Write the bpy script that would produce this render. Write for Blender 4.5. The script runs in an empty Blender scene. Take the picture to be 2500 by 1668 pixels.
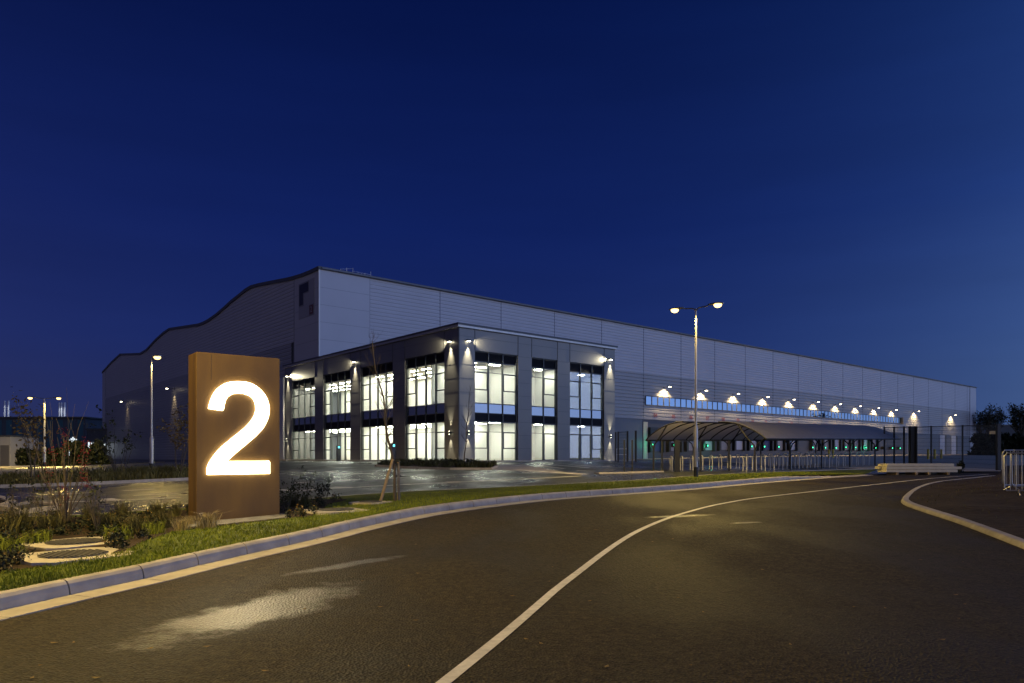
import bpy, bmesh, math, random
import numpy as np
from mathutils import Vector, Matrix

rnd = random.Random(7)
R = math.radians
SC = bpy.context.scene
COL = SC.collection

# ------------------------------------------------------------------ camera
F = 1736.2          # focal length in pixels of the 2500 px wide photograph
CX, HY = 1250.0, 1115.0
CAMZ = 1.5
cam_d = bpy.data.cameras.new('camera')
cam_d.sensor_width = 36.0
cam_d.lens = 36.0 * F / 2500.0
cam_d.shift_y = (HY - 834.0) / 2500.0
cam_d.clip_start = 0.1
cam_d.clip_end = 6000
cam = bpy.data.objects.new('camera', cam_d)
cam.location = (0, 0, CAMZ)
cam.rotation_euler = (R(90), 0, 0)
COL.objects.link(cam)
SC.camera = cam

SC.render.resolution_x, SC.render.resolution_y = 1024, 683
SC.view_settings.view_transform = 'Standard'
SC.view_settings.look = 'None'
SC.view_settings.gamma = 1.0
SC.view_settings.exposure = 0.0
SC.render.engine = 'CYCLES'
SC.cycles.use_denoising = True
SC.cycles.max_bounces = 7
SC.cycles.diffuse_bounces = 3
SC.cycles.glossy_bounces = 3
SC.cycles.transmission_bounces = 4
SC.cycles.transparent_max_bounces = 16
SC.cycles.sample_clamp_indirect = 4.0
SC.cycles.caustics_reflective = False
SC.cycles.caustics_refractive = False

# ------------------------------------------------------------------ world: dusk sky
def srgb(r, g, b):
    f = lambda c: (c / 255 / 12.92) if c / 255 <= 0.04045 else ((c / 255 + 0.055) / 1.055) ** 2.4
    return (f(r), f(g), f(b), 1)

W = bpy.data.worlds.new('World')
SC.world = W
W.use_nodes = True
nt = W.node_tree
nt.nodes.clear()
N = nt.nodes.new
L = nt.links.new
out = N('ShaderNodeOutputWorld'); bg = N('ShaderNodeBackground')
tc = N('ShaderNodeTexCoord'); sep = N('ShaderNodeSeparateXYZ')
L(tc.outputs['Generated'], sep.inputs[0])
hor = N('ShaderNodeVectorMath'); hor.operation = 'MULTIPLY'; hor.inputs[1].default_value = (1, 1, 0)
nrm = N('ShaderNodeVectorMath'); nrm.operation = 'NORMALIZE'
dot = N('ShaderNodeVectorMath'); dot.operation = 'DOT_PRODUCT'; dot.inputs[1].default_value = (0.985, -0.17, 0)
L(tc.outputs['Generated'], hor.inputs[0]); L(hor.outputs[0], nrm.inputs[0]); L(nrm.outputs[0], dot.inputs[0])
ma = N('ShaderNodeMath'); ma.operation = 'MULTIPLY_ADD'; ma.inputs[1].default_value = 0.5; ma.inputs[2].default_value = 0.5
L(dot.outputs['Value'], ma.inputs[0])
pw = N('ShaderNodeMath'); pw.operation = 'POWER'; pw.inputs[1].default_value = 6.3
L(ma.outputs[0], pw.inputs[0])
def ramp(stops):
    r = N('ShaderNodeValToRGB')
    r.color_ramp.interpolation = 'B_SPLINE' if False else 'LINEAR'
    els = r.color_ramp.elements
    while len(els) < len(stops): els.new(0.5)
    for e, (p, c) in zip(els, stops):
        e.position = p; e.color = c
    L(sep.outputs['Z'], r.inputs[0])
    return r
dark = ramp([(0.0, srgb(33, 44, 84)), (0.05, srgb(33, 44, 92)), (0.15, srgb(24, 40, 98)), (0.3, srgb(15, 32, 92)), (0.54, srgb(6, 20, 70)), (1.0, srgb(3, 10, 44))])
brt = ramp([(0.0, (0.23, 0.50, 1.02, 1)), (0.1, (0.23, 0.52, 1.12, 1)), (0.3, (0.075, 0.22, 0.70, 1)), (0.54, (0.03, 0.12, 0.46, 1)), (1.0, (0.012, 0.045, 0.24, 1))])
# thin uneven cloud low in the sky
nz = N('ShaderNodeTexNoise'); nz.inputs['Scale'].default_value = 2.2; nz.inputs['Detail'].default_value = 4
mp = N('ShaderNodeMapping'); mp.inputs['Scale'].default_value = (1, 1, 7)
L(tc.outputs['Generated'], mp.inputs[0]); L(mp.outputs[0], nz.inputs['Vector'])
mrn = N('ShaderNodeMapRange'); mrn.inputs[1].default_value = 0.35; mrn.inputs[2].default_value = 0.7
mrn.inputs[3].default_value = 0.94; mrn.inputs[4].default_value = 1.05
L(nz.outputs[0], mrn.inputs[0])
mixs = N('ShaderNodeMix'); mixs.data_type = 'RGBA'
L(pw.outputs[0], mixs.inputs[0]); L(dark.outputs[0], mixs.inputs[6]); L(brt.outputs[0], mixs.inputs[7])
glow = ramp([(0.0, (1.15, 1.0, 1.15, 1)), (0.08, (1.0, .95, 1.25, 1)), (0.3, (.32, .45, .90, 1)), (0.6, (.05, .10, .32, 1)), (1.0, (0, 0, 0, 1))])
dot2 = N('ShaderNodeVectorMath'); dot2.operation = 'DOT_PRODUCT'; dot2.inputs[1].default_value = (0.85, -0.527, 0)
L(nrm.outputs[0], dot2.inputs[0])
ma2 = N('ShaderNodeMath'); ma2.operation = 'MULTIPLY_ADD'; ma2.inputs[1].default_value = 0.5; ma2.inputs[2].default_value = 0.5
L(dot2.outputs['Value'], ma2.inputs[0])
pw2 = N('ShaderNodeMath'); pw2.operation = 'POWER'; pw2.inputs[1].default_value = 8.0
L(ma2.outputs[0], pw2.inputs[0])
gs = N('ShaderNodeVectorMath'); gs.operation = 'SCALE'
L(glow.outputs[0], gs.inputs[0]); L(pw2.outputs[0], gs.inputs['Scale'])
warm_fill = ramp([(0.0, (.17, .115, .060, 1)), (0.12, (.11, .078, .050, 1)), (0.4, (.030, .024, .022, 1)), (0.7, (.006, .006, .008, 1)), (1.0, (0, 0, 0, 1))])  # unseen low warm glow behind the view, added to warm the gable
dot3 = N('ShaderNodeVectorMath'); dot3.operation = 'DOT_PRODUCT'; dot3.inputs[1].default_value = (-0.70, -0.714, 0)
L(nrm.outputs[0], dot3.inputs[0])
ma3 = N('ShaderNodeMath'); ma3.operation = 'MULTIPLY_ADD'; ma3.inputs[1].default_value = 0.5; ma3.inputs[2].default_value = 0.5
L(dot3.outputs['Value'], ma3.inputs[0])
pw3 = N('ShaderNodeMath'); pw3.operation = 'POWER'; pw3.inputs[1].default_value = 3.5
L(ma3.outputs[0], pw3.inputs[0])
gs3 = N('ShaderNodeVectorMath'); gs3.operation = 'SCALE'
L(warm_fill.outputs[0], gs3.inputs[0]); L(pw3.outputs[0], gs3.inputs['Scale'])
add3 = N('ShaderNodeVectorMath'); add3.operation = 'ADD'
L(gs.outputs[0], add3.inputs[0]); L(gs3.outputs[0], add3.inputs[1])
ads = N('ShaderNodeVectorMath'); ads.operation = 'ADD'
L(mixs.outputs[2], ads.inputs[0]); L(add3.outputs[0], ads.inputs[1])
L(ads.outputs[0], bg.inputs['Color']); L(mrn.outputs[0], bg.inputs['Strength'])
L(bg.outputs[0], out.inputs[0])

# ------------------------------------------------------------------ terrain and pixel helpers
def lerp_table(t, x):
    if x <= t[0][0]: return t[0][1]
    for (a, b), (c, d) in zip(t, t[1:]):
        if x <= c: return b + (d - b) * (x - a) / (c - a)
    return t[-1][1]
def G(x, y):
    s = lerp_table([(7, 0), (15, .24), (52, 1.12)], y)
    k = lerp_table([(-40, .5), (-24, 1)], x)
    r = lerp_table([(16, 0), (36, 1)], x) * lerp_table([(60, 0), (190, 1.0)], y)
    return s * k + r
def march(px, py, h=G):
    rx = (px - CX) / F; rz = (HY - py) / F
    lo, hi = 2.0, 2.0
    while CAMZ + rz * hi > h(rx * hi, hi) and hi < 400: hi += 0.5
    lo = hi - 0.5
    for _ in range(30):
        m = (lo + hi) / 2
        if CAMZ + rz * m > h(rx * m, m): lo = m
        else: hi = m
    return Vector((rx * hi, hi, h(rx * hi, hi)))
def at(px, D, h=G):
    x = (px - CX) / F * D
    return Vector((x, D, h(x, D)))

# ------------------------------------------------------------------ object helpers
def tag(o, label=None, cat=None, group=None, kind=None):
    if label: o['label'] = label
    if cat: o['category'] = cat
    if group: o['group'] = group
    if kind: o['kind'] = kind
    return o
def empty(name, loc=(0, 0, 0), rz=0.0):
    o = bpy.data.objects.new(name, None)
    o.location = loc; o.rotation_euler = (0, 0, rz); o.empty_display_size = 0.2
    COL.objects.link(o)
    return o
class MB:
    def __init__(self): self.v = []; self.f = []; self.mi = []; self.cur = 0
    def add(self, vs, fs):
        n = len(self.v); self.v += [tuple(p) for p in vs]
        for f in fs: self.f.append([n + i for i in f]); self.mi.append(self.cur)
        return self
    def box(self, x0, x1, y0, y1, z0, z1):
        vs = [(x, y, z) for z in (z0, z1) for (x, y) in ((x0, y0), (x1, y0), (x1, y1), (x0, y1))]
        return self.add(vs, [(3, 2, 1, 0), (4, 5, 6, 7), (0, 1, 5, 4), (1, 2, 6, 5), (2, 3, 7, 6), (3, 0, 4, 7)])
    def bar(self, p, q, w, h, up=(0, 0, 1)):
        p, q = Vector(p), Vector(q); d = (q - p).normalized(); up = Vector(up)
        s = d.cross(up)
        if s.length < 1e-4: s = d.cross(Vector((0, 1, 0)))
        s.normalize(); u = s.cross(d).normalized()
        vs = [a + s * i * w / 2 + u * j * h / 2 for a in (p, q) for (i, j) in ((-1, -1), (1, -1), (1, 1), (-1, 1))]
        return self.add(vs, [(3, 2, 1, 0), (4, 5, 6, 7), (0, 1, 5, 4), (1, 2, 6, 5), (2, 3, 7, 6), (3, 0, 4, 7)])
    def tube(self, pts, rad, n=8, caps=True):
        pts = [Vector(p) for p in pts]
        rad = rad if isinstance(rad, (list, tuple)) else [rad] * len(pts)
        base = len(self.v); prev = None
        for i, p in enumerate(pts):
            a = pts[max(i - 1, 0)]; b = pts[min(i + 1, len(pts) - 1)]
            d = (b - a).normalized() if (b - a).length > 1e-9 else Vector((0, 0, 1))
            if prev is None:
                s = d.cross(Vector((0, 0, 1)) if abs(d.z) < .9 else Vector((1, 0, 0))).normalized()
            else:
                s = (prev - d * prev.dot(d)).normalized()
            prev = s; u = d.cross(s)
            for k in range(n):
                t = 2 * math.pi * k / n
                self.v.append(tuple(p + (s * math.cos(t) + u * math.sin(t)) * rad[i]))
        for i in range(len(pts) - 1):
            for k in range(n):
                a = base + i * n + k; b = base + i * n + (k + 1) % n
                self.f.append([a, b, b + n, a + n]); self.mi.append(self.cur)
        if caps:
            self.f.append([base + k for k in range(n)][::-1]); self.mi.append(self.cur)
            self.f.append([base + (len(pts) - 1) * n + k for k in range(n)]); self.mi.append(self.cur)
        return self
    def lathe(self, prof, c=(0, 0, 0), n=16):
        base = len(self.v)
        for r, z in prof:
            for k in range(n):
                t = 2 * math.pi * k / n
                self.v.append((c[0] + r * math.cos(t), c[1] + r * math.sin(t), c[2] + z))
        for i in range(len(prof) - 1):
            for k in range(n):
                a = base + i * n + k; b = base + i * n + (k + 1) % n
                self.f.append([a, b, b + n, a + n]); self.mi.append(self.cur)
        self.f.append([base + k for k in range(n)][::-1]); self.mi.append(self.cur)
        self.f.append([base + (len(prof) - 1) * n + k for k in range(n)]); self.mi.append(self.cur)
        return self
    def prism(self, poly, fn, a, b):
        """poly in 2-D, fn(x, y, t) -> 3-D, extruded from t=a to t=b; works for concave outlines"""
        bm = bmesh.new()
        vs = [bm.verts.new(fn(x, y, a)) for x, y in poly]
        f = bm.faces.new(vs)
        ws = [bm.verts.new(fn(x, y, b)) for x, y in poly]
        g = bm.faces.new(ws[::-1])
        n = len(poly)
        bm.normal_update()
        for i in range(n):
            bm.faces.new((vs[i], ws[i], ws[(i + 1) % n], vs[(i + 1) % n]))
        f.normal_update(); g.normal_update(); bmesh.ops.triangulate(bm, faces=[f, g])
        bmesh.ops.recalc_face_normals(bm, faces=bm.faces)
        bm.verts.index_update()
        self.add([v.co for v in bm.verts], [[v.index for v in fc.verts] for fc in bm.faces])
        bm.free()
        return self
    def build(self, name, mat, parent=None, loc=None, smooth=False, rz=None, bevel=0):
        me = bpy.data.meshes.new(name)
        me.from_pydata(self.v, [], self.f)
        mats = mat if isinstance(mat, (list, tuple)) else [mat]
        for m in mats: me.materials.append(m)
        if len(mats) > 1: me.polygons.foreach_set('material_index', self.mi)
        if smooth:
            me.polygons.foreach_set('use_smooth', [True] * len(me.polygons))
            me.set_sharp_from_angle(angle=R(40))
        me.update()
        o = bpy.data.objects.new(name, me)
        COL.objects.link(o)
        if parent: o.parent = parent
        if loc is not None: o.location = loc
        if rz is not None: o.rotation_euler = (0, 0, rz)
        if bevel:
            b = o.modifiers.new('bevel', 'BEVEL'); b.width = bevel; b.segments = 2; b.limit_method = 'ANGLE'
        return o
def children(o): return [c for c in bpy.data.objects if c.parent == o]
def copy_tree(o, parent=None, kids=None):
    c = o.copy(); COL.objects.link(c)
    if parent: c.parent = parent
    for ch in (children(o)): copy_tree(ch, c)
    return c
def arc_resample(pts, step, smooth=True):
    P = [Vector(p) for p in pts]
    if smooth:
        Q = []
        for i in range(len(P) - 1):
            p0 = P[max(i - 1, 0)]; p1 = P[i]; p2 = P[i + 1]; p3 = P[min(i + 2, len(P) - 1)]
            for k in range(12):
                t = k / 12
                Q.append(0.5 * ((2 * p1) + (-p0 + p2) * t + (2 * p0 - 5 * p1 + 4 * p2 - p3) * t * t + (-p0 + 3 * p1 - 3 * p2 + p3) * t ** 3))
        Q.append(P[-1]); P = Q
    res = [P[0].copy()]; acc = 0.0
    for a, b in zip(P, P[1:]):
        d = (b - a).length
        if d < 1e-9: continue
        while acc + d >= step * len(res):
            t = (step * len(res) - acc) / d
            res.append(a.lerp(b, t))
        acc += d
    return res

# ------------------------------------------------------------------ materials
def mat(name, col, rough=0.7, metal=0.0, spec=0.5, noise=None, bump=None, emit=None, estr=0.0, coat=0.0):
    m = bpy.data.materials.new(name); m.use_nodes = True
    n = m.node_tree; b = n.nodes['Principled BSDF']
    b.inputs['Base Color'].default_value = (*col, 1)
    b.inputs['Roughness'].default_value = rough
    b.inputs['Metallic'].default_value = metal
    b.inputs['Specular IOR Level'].default_value = spec
    b.inputs['Coat Weight'].default_value = coat
    if emit:
        b.inputs['Emission Color'].default_value = (*emit, 1); b.inputs['Emission Strength'].default_value = estr
    co = None
    if noise or bump:
        co = n.nodes.new('ShaderNodeTexCoord')
    if noise:      # (scale, amount, detail) plus a large blotch layer
        sc, am = noise[0], noise[1]
        t = n.nodes.new('ShaderNodeTexNoise'); t.inputs['Scale'].default_value = sc; t.inputs['Detail'].default_value = 6
        t2 = n.nodes.new('ShaderNodeTexNoise'); t2.inputs['Scale'].default_value = sc * 0.13; t2.inputs['Detail'].default_value = 3
        n.links.new(co.outputs['Object'], t.inputs['Vector']); n.links.new(co.outputs['Object'], t2.inputs['Vector'])
        av = n.nodes.new('ShaderNodeMath'); av.operation = 'ADD'
        n.links.new(t.outputs[0], av.inputs[0]); n.links.new(t2.outputs[0], av.inputs[1])
        mr = n.nodes.new('ShaderNodeMapRange'); mr.inputs[1].default_value = 0.7; mr.inputs[2].default_value = 1.3
        mr.inputs[3].default_value = 1 - am; mr.inputs[4].default_value = 1 + am
        n.links.new(av.outputs[0], mr.inputs[0])
        mx = n.nodes.new('ShaderNodeVectorMath'); mx.operation = 'SCALE'; mx.inputs[0].default_value = col
        n.links.new(mr.outputs[0], mx.inputs['Scale']); n.links.new(mx.outputs[0], b.inputs['Base Color'])
    if bump:       # (scale, strength, distance)
        t = n.nodes.new('ShaderNodeTexNoise'); t.inputs['Scale'].default_value = bump[0]; t.inputs['Detail'].default_value = 5
        n.links.new(co.outputs['Object'], t.inputs['Vector'])
        bp = n.nodes.new('ShaderNodeBump'); bp.inputs['Strength'].default_value = bump[1]; bp.inputs['Distance'].default_value = bump[2]
        n.links.new(t.outputs[0], bp.inputs['Height']); n.links.new(bp.outputs[0], b.inputs['Normal'])
    return m
def asphalt(name, col, r_lo, r_hi, patch, speck, slick=(), bmp=.9):
    m = bpy.data.materials.new(name); m.use_nodes = True
    n = m.node_tree; b = n.nodes['Principled BSDF']; K = n.nodes.new; LK = n.links.new
    co = K('ShaderNodeTexCoord')
    big = K('ShaderNodeTexNoise'); big.inputs['Scale'].default_value = patch; big.inputs['Detail'].default_value = 5; big.inputs['Roughness'].default_value = .55
    mp = K('ShaderNodeMapping'); mp.inputs['Scale'].default_value = (1.0, .45, 1); mp.inputs['Rotation'].default_value = (0, 0, R(-12))
    LK(co.outputs['Object'], mp.inputs[0]); LK(mp.outputs[0], big.inputs['Vector'])
    b.inputs['Specular IOR Level'].default_value = .35
    rr = K('ShaderNodeMapRange'); rr.inputs[1].default_value = .42; rr.inputs[2].default_value = .6
    rr.inputs[3].default_value = r_lo; rr.inputs[4].default_value = r_hi
    LK(big.outputs[0], rr.inputs[0])
    if slick:
        rn = K('ShaderNodeTexNoise'); rn.inputs['Scale'].default_value = 2.4; rn.inputs['Detail'].default_value = 9; rn.inputs['Roughness'].default_value = .72
        LK(co.outputs['Object'], rn.inputs['Vector'])
        last = None
        for (x, y, ang, lx, ly) in slick:      # worn, polished patches of surfacing
            m1 = K('ShaderNodeMapping'); m1.vector_type = 'TEXTURE'; m1.inputs['Location'].default_value = (x, y, 0); m1.inputs['Rotation'].default_value = (0, 0, R(ang)); m1.inputs['Scale'].default_value = (lx, ly, 40)
            LK(co.outputs['Object'], m1.inputs[0])
            ln = K('ShaderNodeVectorMath'); ln.operation = 'LENGTH'; LK(m1.outputs[0], ln.inputs[0])
            jj = K('ShaderNodeMath'); jj.operation = 'MULTIPLY_ADD'; jj.inputs[1].default_value = 2.0; LK(rn.outputs[0], jj.inputs[0]); LK(ln.outputs['Value'], jj.inputs[2])
            if last is None: last = jj
            else:
                mn = K('ShaderNodeMath'); mn.operation = 'MINIMUM'; LK(last.outputs[0], mn.inputs[0]); LK(jj.outputs[0], mn.inputs[1]); last = mn
        sm = K('ShaderNodeMapRange'); sm.inputs[1].default_value = 1.55; sm.inputs[2].default_value = 2.06; sm.inputs[3].default_value = 1; sm.inputs[4].default_value = 0
        LK(last.outputs[0], sm.inputs[0])
        mxr = K('ShaderNodeMix'); LK(sm.outputs[0], mxr.inputs[0]); LK(rr.outputs[0], mxr.inputs[2]); mxr.inputs[3].default_value = .34
        LK(mxr.outputs[0], b.inputs['Roughness'])
        sl = K('ShaderNodeMapRange'); sl.inputs[3].default_value = .18; sl.inputs[4].default_value = 1.0; LK(sm.outputs[0], sl.inputs[0]); LK(sl.outputs[0], b.inputs['Specular IOR Level'])
    else: LK(rr.outputs[0], b.inputs['Roughness'])
    sp = K('ShaderNodeTexVoronoi'); sp.inputs['Scale'].default_value = speck
    LK(co.outputs['Object'], sp.inputs['Vector'])
    fine = K('ShaderNodeTexNoise'); fine.inputs['Scale'].default_value = 9.0; fine.inputs['Detail'].default_value = 8; fine.inputs['Roughness'].default_value = .7
    LK(co.outputs['Object'], fine.inputs['Vector'])
    hsv = K('ShaderNodeSeparateColor'); LK(sp.outputs['Color'], hsv.inputs[0])
    a1 = K('ShaderNodeMapRange'); a1.inputs[3].default_value = .45; a1.inputs[4].default_value = 1.6
    LK(hsv.outputs[0], a1.inputs[0])
    a2 = K('ShaderNodeMapRange'); a2.inputs[1].default_value = .3; a2.inputs[2].default_value = .7; a2.inputs[3].default_value = .6; a2.inputs[4].default_value = 1.4
    LK(fine.outputs[0], a2.inputs[0])
    a3 = K('ShaderNodeMapRange'); a3.inputs[1].default_value = .42; a3.inputs[2].default_value = .6; a3.inputs[3].default_value = .68; a3.inputs[4].default_value = 1.22
    LK(big.outputs[0], a3.inputs[0])
    mu = K('ShaderNodeMath'); mu.operation = 'MULTIPLY'; LK(a1.outputs[0], mu.inputs[0]); LK(a2.outputs[0], mu.inputs[1])
    mu2 = K('ShaderNodeMath'); mu2.operation = 'MULTIPLY'; LK(mu.outputs[0], mu2.inputs[0]); LK(a3.outputs[0], mu2.inputs[1])
    sc = K('ShaderNodeVectorMath'); sc.operation = 'SCALE'; sc.inputs[0].default_value = col
    LK(mu2.outputs[0], sc.inputs['Scale']); LK(sc.outputs[0], b.inputs['Base Color'])
    bp = K('ShaderNodeBump'); bp.inputs['Strength'].default_value = bmp; bp.inputs['Distance'].default_value = .02
    LK(sp.outputs['Distance'], bp.inputs['Height']); LK(bp.outputs[0], b.inputs['Normal'])
    return m
def leafmat(name, col, var=.4):
    m = mat(name, col, rough=.6, spec=.25, noise=(3.0, var))
    return m
def emis(name, col, s):
    m = bpy.data.materials.new(name); m.use_nodes = True
    n = m.node_tree; n.nodes.clear()
    o = n.nodes.new('ShaderNodeOutputMaterial'); e = n.nodes.new('ShaderNodeEmission')
    e.inputs[0].default_value = (*col, 1); e.inputs[1].default_value = s
    n.links.new(e.outputs[0], o.inputs[0])
    return m
def glassmat(name, tint, refl, rough=0.0):
    m = bpy.data.materials.new(name); m.use_nodes = True
    n = m.node_tree; n.nodes.clear()
    o = n.nodes.new('ShaderNodeOutputMaterial'); t = n.nodes.new('ShaderNodeBsdfTransparent'); g = n.nodes.new('ShaderNodeBsdfGlossy')
    t.inputs[0].default_value = (*tint, 1); g.inputs['Roughness'].default_value = rough
    lw = n.nodes.new('ShaderNodeLayerWeight'); lw.inputs[0].default_value = .5
    fr = n.nodes.new('ShaderNodeMath'); fr.operation = 'POWER'; fr.inputs[1].default_value = 4.0
    n.links.new(lw.outputs['Facing'], fr.inputs[0])
    mr = n.nodes.new('ShaderNodeMapRange'); mr.inputs[3].default_value = refl; mr.inputs[4].default_value = 1.0
    n.links.new(fr.outputs[0], mr.inputs[0])
    mx = n.nodes.new('ShaderNodeMixShader')
    n.links.new(mr.outputs[0], mx.inputs[0]); n.links.new(t.outputs[0], mx.inputs[1]); n.links.new(g.outputs[0], mx.inputs[2])
    n.links.new(mx.outputs[0], o.inputs[0])
    return m
M = {}
M['road'] = asphalt('road_asphalt', (.037, .0285, .0155),   .62, .84, .45, 42, slick=[(-2.45, 6.9, 66, 1.45, .52), (-2.15, 9.4, 50, .9, .16), (3.5, 15.0, 20, .9, .2), (4.6, 13.9, 20, .35, .12)])
M['lot'] = asphalt('wet_asphalt', (.036, .038, .025), .22, .50, .30, 40, bmp=.35)
M['yard'] = mat('yard_concrete', (.36, .29, .20), .8, noise=(.6, .15))  # warm tint in the colour stands in for light of unbuilt yard lamps
M['soil'] = mat('soil', (.032, .021, .013), .95, spec=.2, noise=(6, .5), bump=(9, 1.0, .06))
M['turf'] = mat('turf', (.070, .090, .010), .9, spec=.2, noise=(9, .45), bump=(30, .8, .02))
M['farland'] = mat('rough_land', (.040, .042, .025), .95, spec=.1, noise=(.2, .4))
M['kerb'] = mat('kerb_concrete', (.385, .345, .285), .78, noise=(4, .26), bump=(60, .15, .004))
M['paving'] = mat('paving', (.34, .31, .27), .8, noise=(2, .12))
M['paint'] = mat('road_paint', (.66, .62, .53), .6, noise=(14, .22), bump=(70, .4, .004))
M['clad_hi'] = mat('pale_grey_cladding', (.44, .44, .45), .45, spec=.5, noise=(.3, .05))
M['clad_lo'] = mat('mid_grey_cladding', (.29, .285, .28), .40, spec=.5, noise=(.3, .05))
M['clad_dk'] = mat('dark_grey_cladding', (.12, .13, .145), .5, noise=(.3, .06))
M['trim'] = mat('dark_trim', (.06, .06, .056), .5)
M['joint'] = mat('joint_grey', (.15, .16, .18), .6)
M['offpan'] = mat('grey_metal_panel', (.135, .130, .122), .36, metal=.35, noise=(.5, .05))
M['offdk'] = mat('dark_metal_panel', (.055, .057, .060), .45, metal=.2)
M['frame'] = mat('window_frame', (.075, .085, .082), .45)
M['louvre'] = mat('louvre', (.022, .022, .024), .5)
M['glass'] = glassmat('window_glass', (.90, .95, .90), .02)
M['glassb'] = glassmat('blue_tinted_glass', (.80, .88, .92), .16)
M['spandrel'] = mat('spandrel_glass', (.19, .23, .28), .04, metal=1.0)
M['ribbon'] = mat('coated_glass', (.20, .29, .40), .03, metal=1.0)
M['iwall'] = mat('interior_wall', (.82, .80, .76), .9, spec=.1)
M['iceil'] = mat('ceiling_tile', (.78, .70, .60), .9, spec=.1)
M['ifloor'] = mat('interior_floor', (.35, .33, .30), .7)
M['ilight'] = emis('light_panel', (1.0, .95, .85), 72.0)
M['galv'] = mat('galvanised_steel', (.36, .35, .33), .40, metal=.75, noise=(8, .12))
M['white'] = mat('white_paint', (.72, .70, .64), .5)
M['black'] = mat('black_paint', (.011, .011, .011), .5)
M['brown'] = mat('bronze_paint', (.020, .018, .014), .5)
M['bark'] = mat('bark', (.085, .066, .046), .9, noise=(12, .35), bump=(40, .6, .01))
M['stake'] = mat('timber_stake', (.30, .22, .13), .85, noise=(8, .25))
M['twig'] = mat('twig', (.065, .050, .032), .85, noise=(9, .3))
M['red'] = mat('red_berry', (.13, .008, .012), .5)
M['autumn'] = leafmat('autumn_leaf', (.19, .12, .030))
M['green'] = leafmat('green_leaf', (.040, .045, .012))
M['dkgreen'] = leafmat('dark_leaf', (.018, .023, .008))
M['blade'] = leafmat('grass_blade', (.17, .20, .010), .45)
M['straw'] = leafmat('straw_blade', (.30, .24, .11), .35)
M['sedge'] = leafmat('sedge_blade', (.095, .085, .022), .4)
M['lens'] = emis('lamp_lens', (1.0, .68, .24), 4.0)
M['lensw'] = emis('flood_lens', (1.0, .84, .55), 22)
M['bulk'] = emis('bulkhead_lens', (1.0, .93, .66), 26)
M['greenl'] = emis('green_signal', (.05, 1.0, .42), 4.5)
M['blueled'] = emis('blue_led', (.15, .8, 1.0), 3)
M['two'] = emis('numeral_light', (1.0, .83, .52), 24.0)
M['numred'] = mat('red_numeral', (.30, .05, .06), .6)
M['plate'] = mat('pale_plate', (.50, .49, .46), .6)
M['redplate'] = mat('red_plate', (.30, .03, .03), .6)
M['logo_dark'] = mat('logo_dark', (.010, .010, .022), .5)
M['logo_pale'] = mat('logo_pale', (.20, .20, .22), .5)
M['logo_red'] = mat('logo_red', (.12, .035, .03), .5)
M['logo_mark'] = mat('logo_mark', (.30, .29, .30), .5)
M['slab'] = mat('precast_slab', (.55, .50, .38), .8, noise=(4, .12))
M['grate'] = mat('iron_grate', (.10, .095, .085), .6, metal=.3)
M['dockblue'] = mat('blue_door', (.04, .05, .13), .5)
M['dockwhite'] = mat('white_door', (.42, .45, .50), .5)
M['yellow'] = mat('yellow_paint', (.55, .42, .03), .5)
M['litwin'] = emis('lit_window', (.85, .95, 1.0), 1.1)
M['stack'] = mat('steel_stack', (.55, .56, .58), .35, metal=.3)
M['fardark'] = mat('far_cladding', (.06, .065, .07), .7, noise=(.3, .2))
M['farteal'] = mat('far_teal_panel', (.03, .10, .11), .6)
def sheetmat():
    m = mat('roof_sheet', (.36, .35, .36), .28, spec=.6, noise=(1.5, .10))
    n = m.node_tree; b = n.nodes['Principled BSDF']; o = n.nodes['Material Output']
    t = n.nodes.new('ShaderNodeBsdfTranslucent'); t.inputs[0].default_value = (.80, .77, .72, 1)
    mx = n.nodes.new('ShaderNodeMixShader'); mx.inputs[0].default_value = .65
    n.links.new(b.outputs[0], mx.inputs[1]); n.links.new(t.outputs[0], mx.inputs[2]); n.links.new(mx.outputs[0], o.inputs[0])
    return m
M['poly'] = sheetmat()
def corten():
    m = bpy.data.materials.new('weathered_steel'); m.use_nodes = True
    n = m.node_tree; b = n.nodes['Principled BSDF']; K = n.nodes.new; LK = n.links.new
    co = K('ShaderNodeTexCoord')
    mp = K('ShaderNodeMapping'); mp.inputs['Scale'].default_value = (1, 1, .35); LK(co.outputs['Object'], mp.inputs[0])
    t = K('ShaderNodeTexNoise'); t.inputs['Scale'].default_value = 2.2; t.inputs['Detail'].default_value = 8; LK(mp.outputs[0], t.inputs['Vector'])
    t2 = K('ShaderNodeTexNoise'); t2.inputs['Scale'].default_value = 45; t2.inputs['Detail'].default_value = 3; LK(co.outputs['Object'], t2.inputs['Vector'])
    ad = K('ShaderNodeMath'); ad.operation = 'MULTIPLY_ADD'; ad.inputs[1].default_value = .25; LK(t2.outputs[0], ad.inputs[0]); LK(t.outputs[0], ad.inputs[2])
    r = K('ShaderNodeValToRGB'); e = r.color_ramp.elements
    e[0].position = .45; e[0].color = (.072, .038, .006, 1); e[1].position = .82; e[1].color = (.125, .070, .010, 1)
    LK(ad.outputs[0], r.inputs[0]); LK(r.outputs[0], b.inputs['Base Color'])
    b.inputs['Roughness'].default_value = .62
    bp = K('ShaderNodeBump'); bp.inputs['Strength'].default_value = .2; bp.inputs['Distance'].default_value = .003
    LK(t2.outputs[0], bp.inputs['Height']); LK(bp.outputs[0], b.inputs['Normal'])
    return m
M['corten'] = corten()

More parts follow.
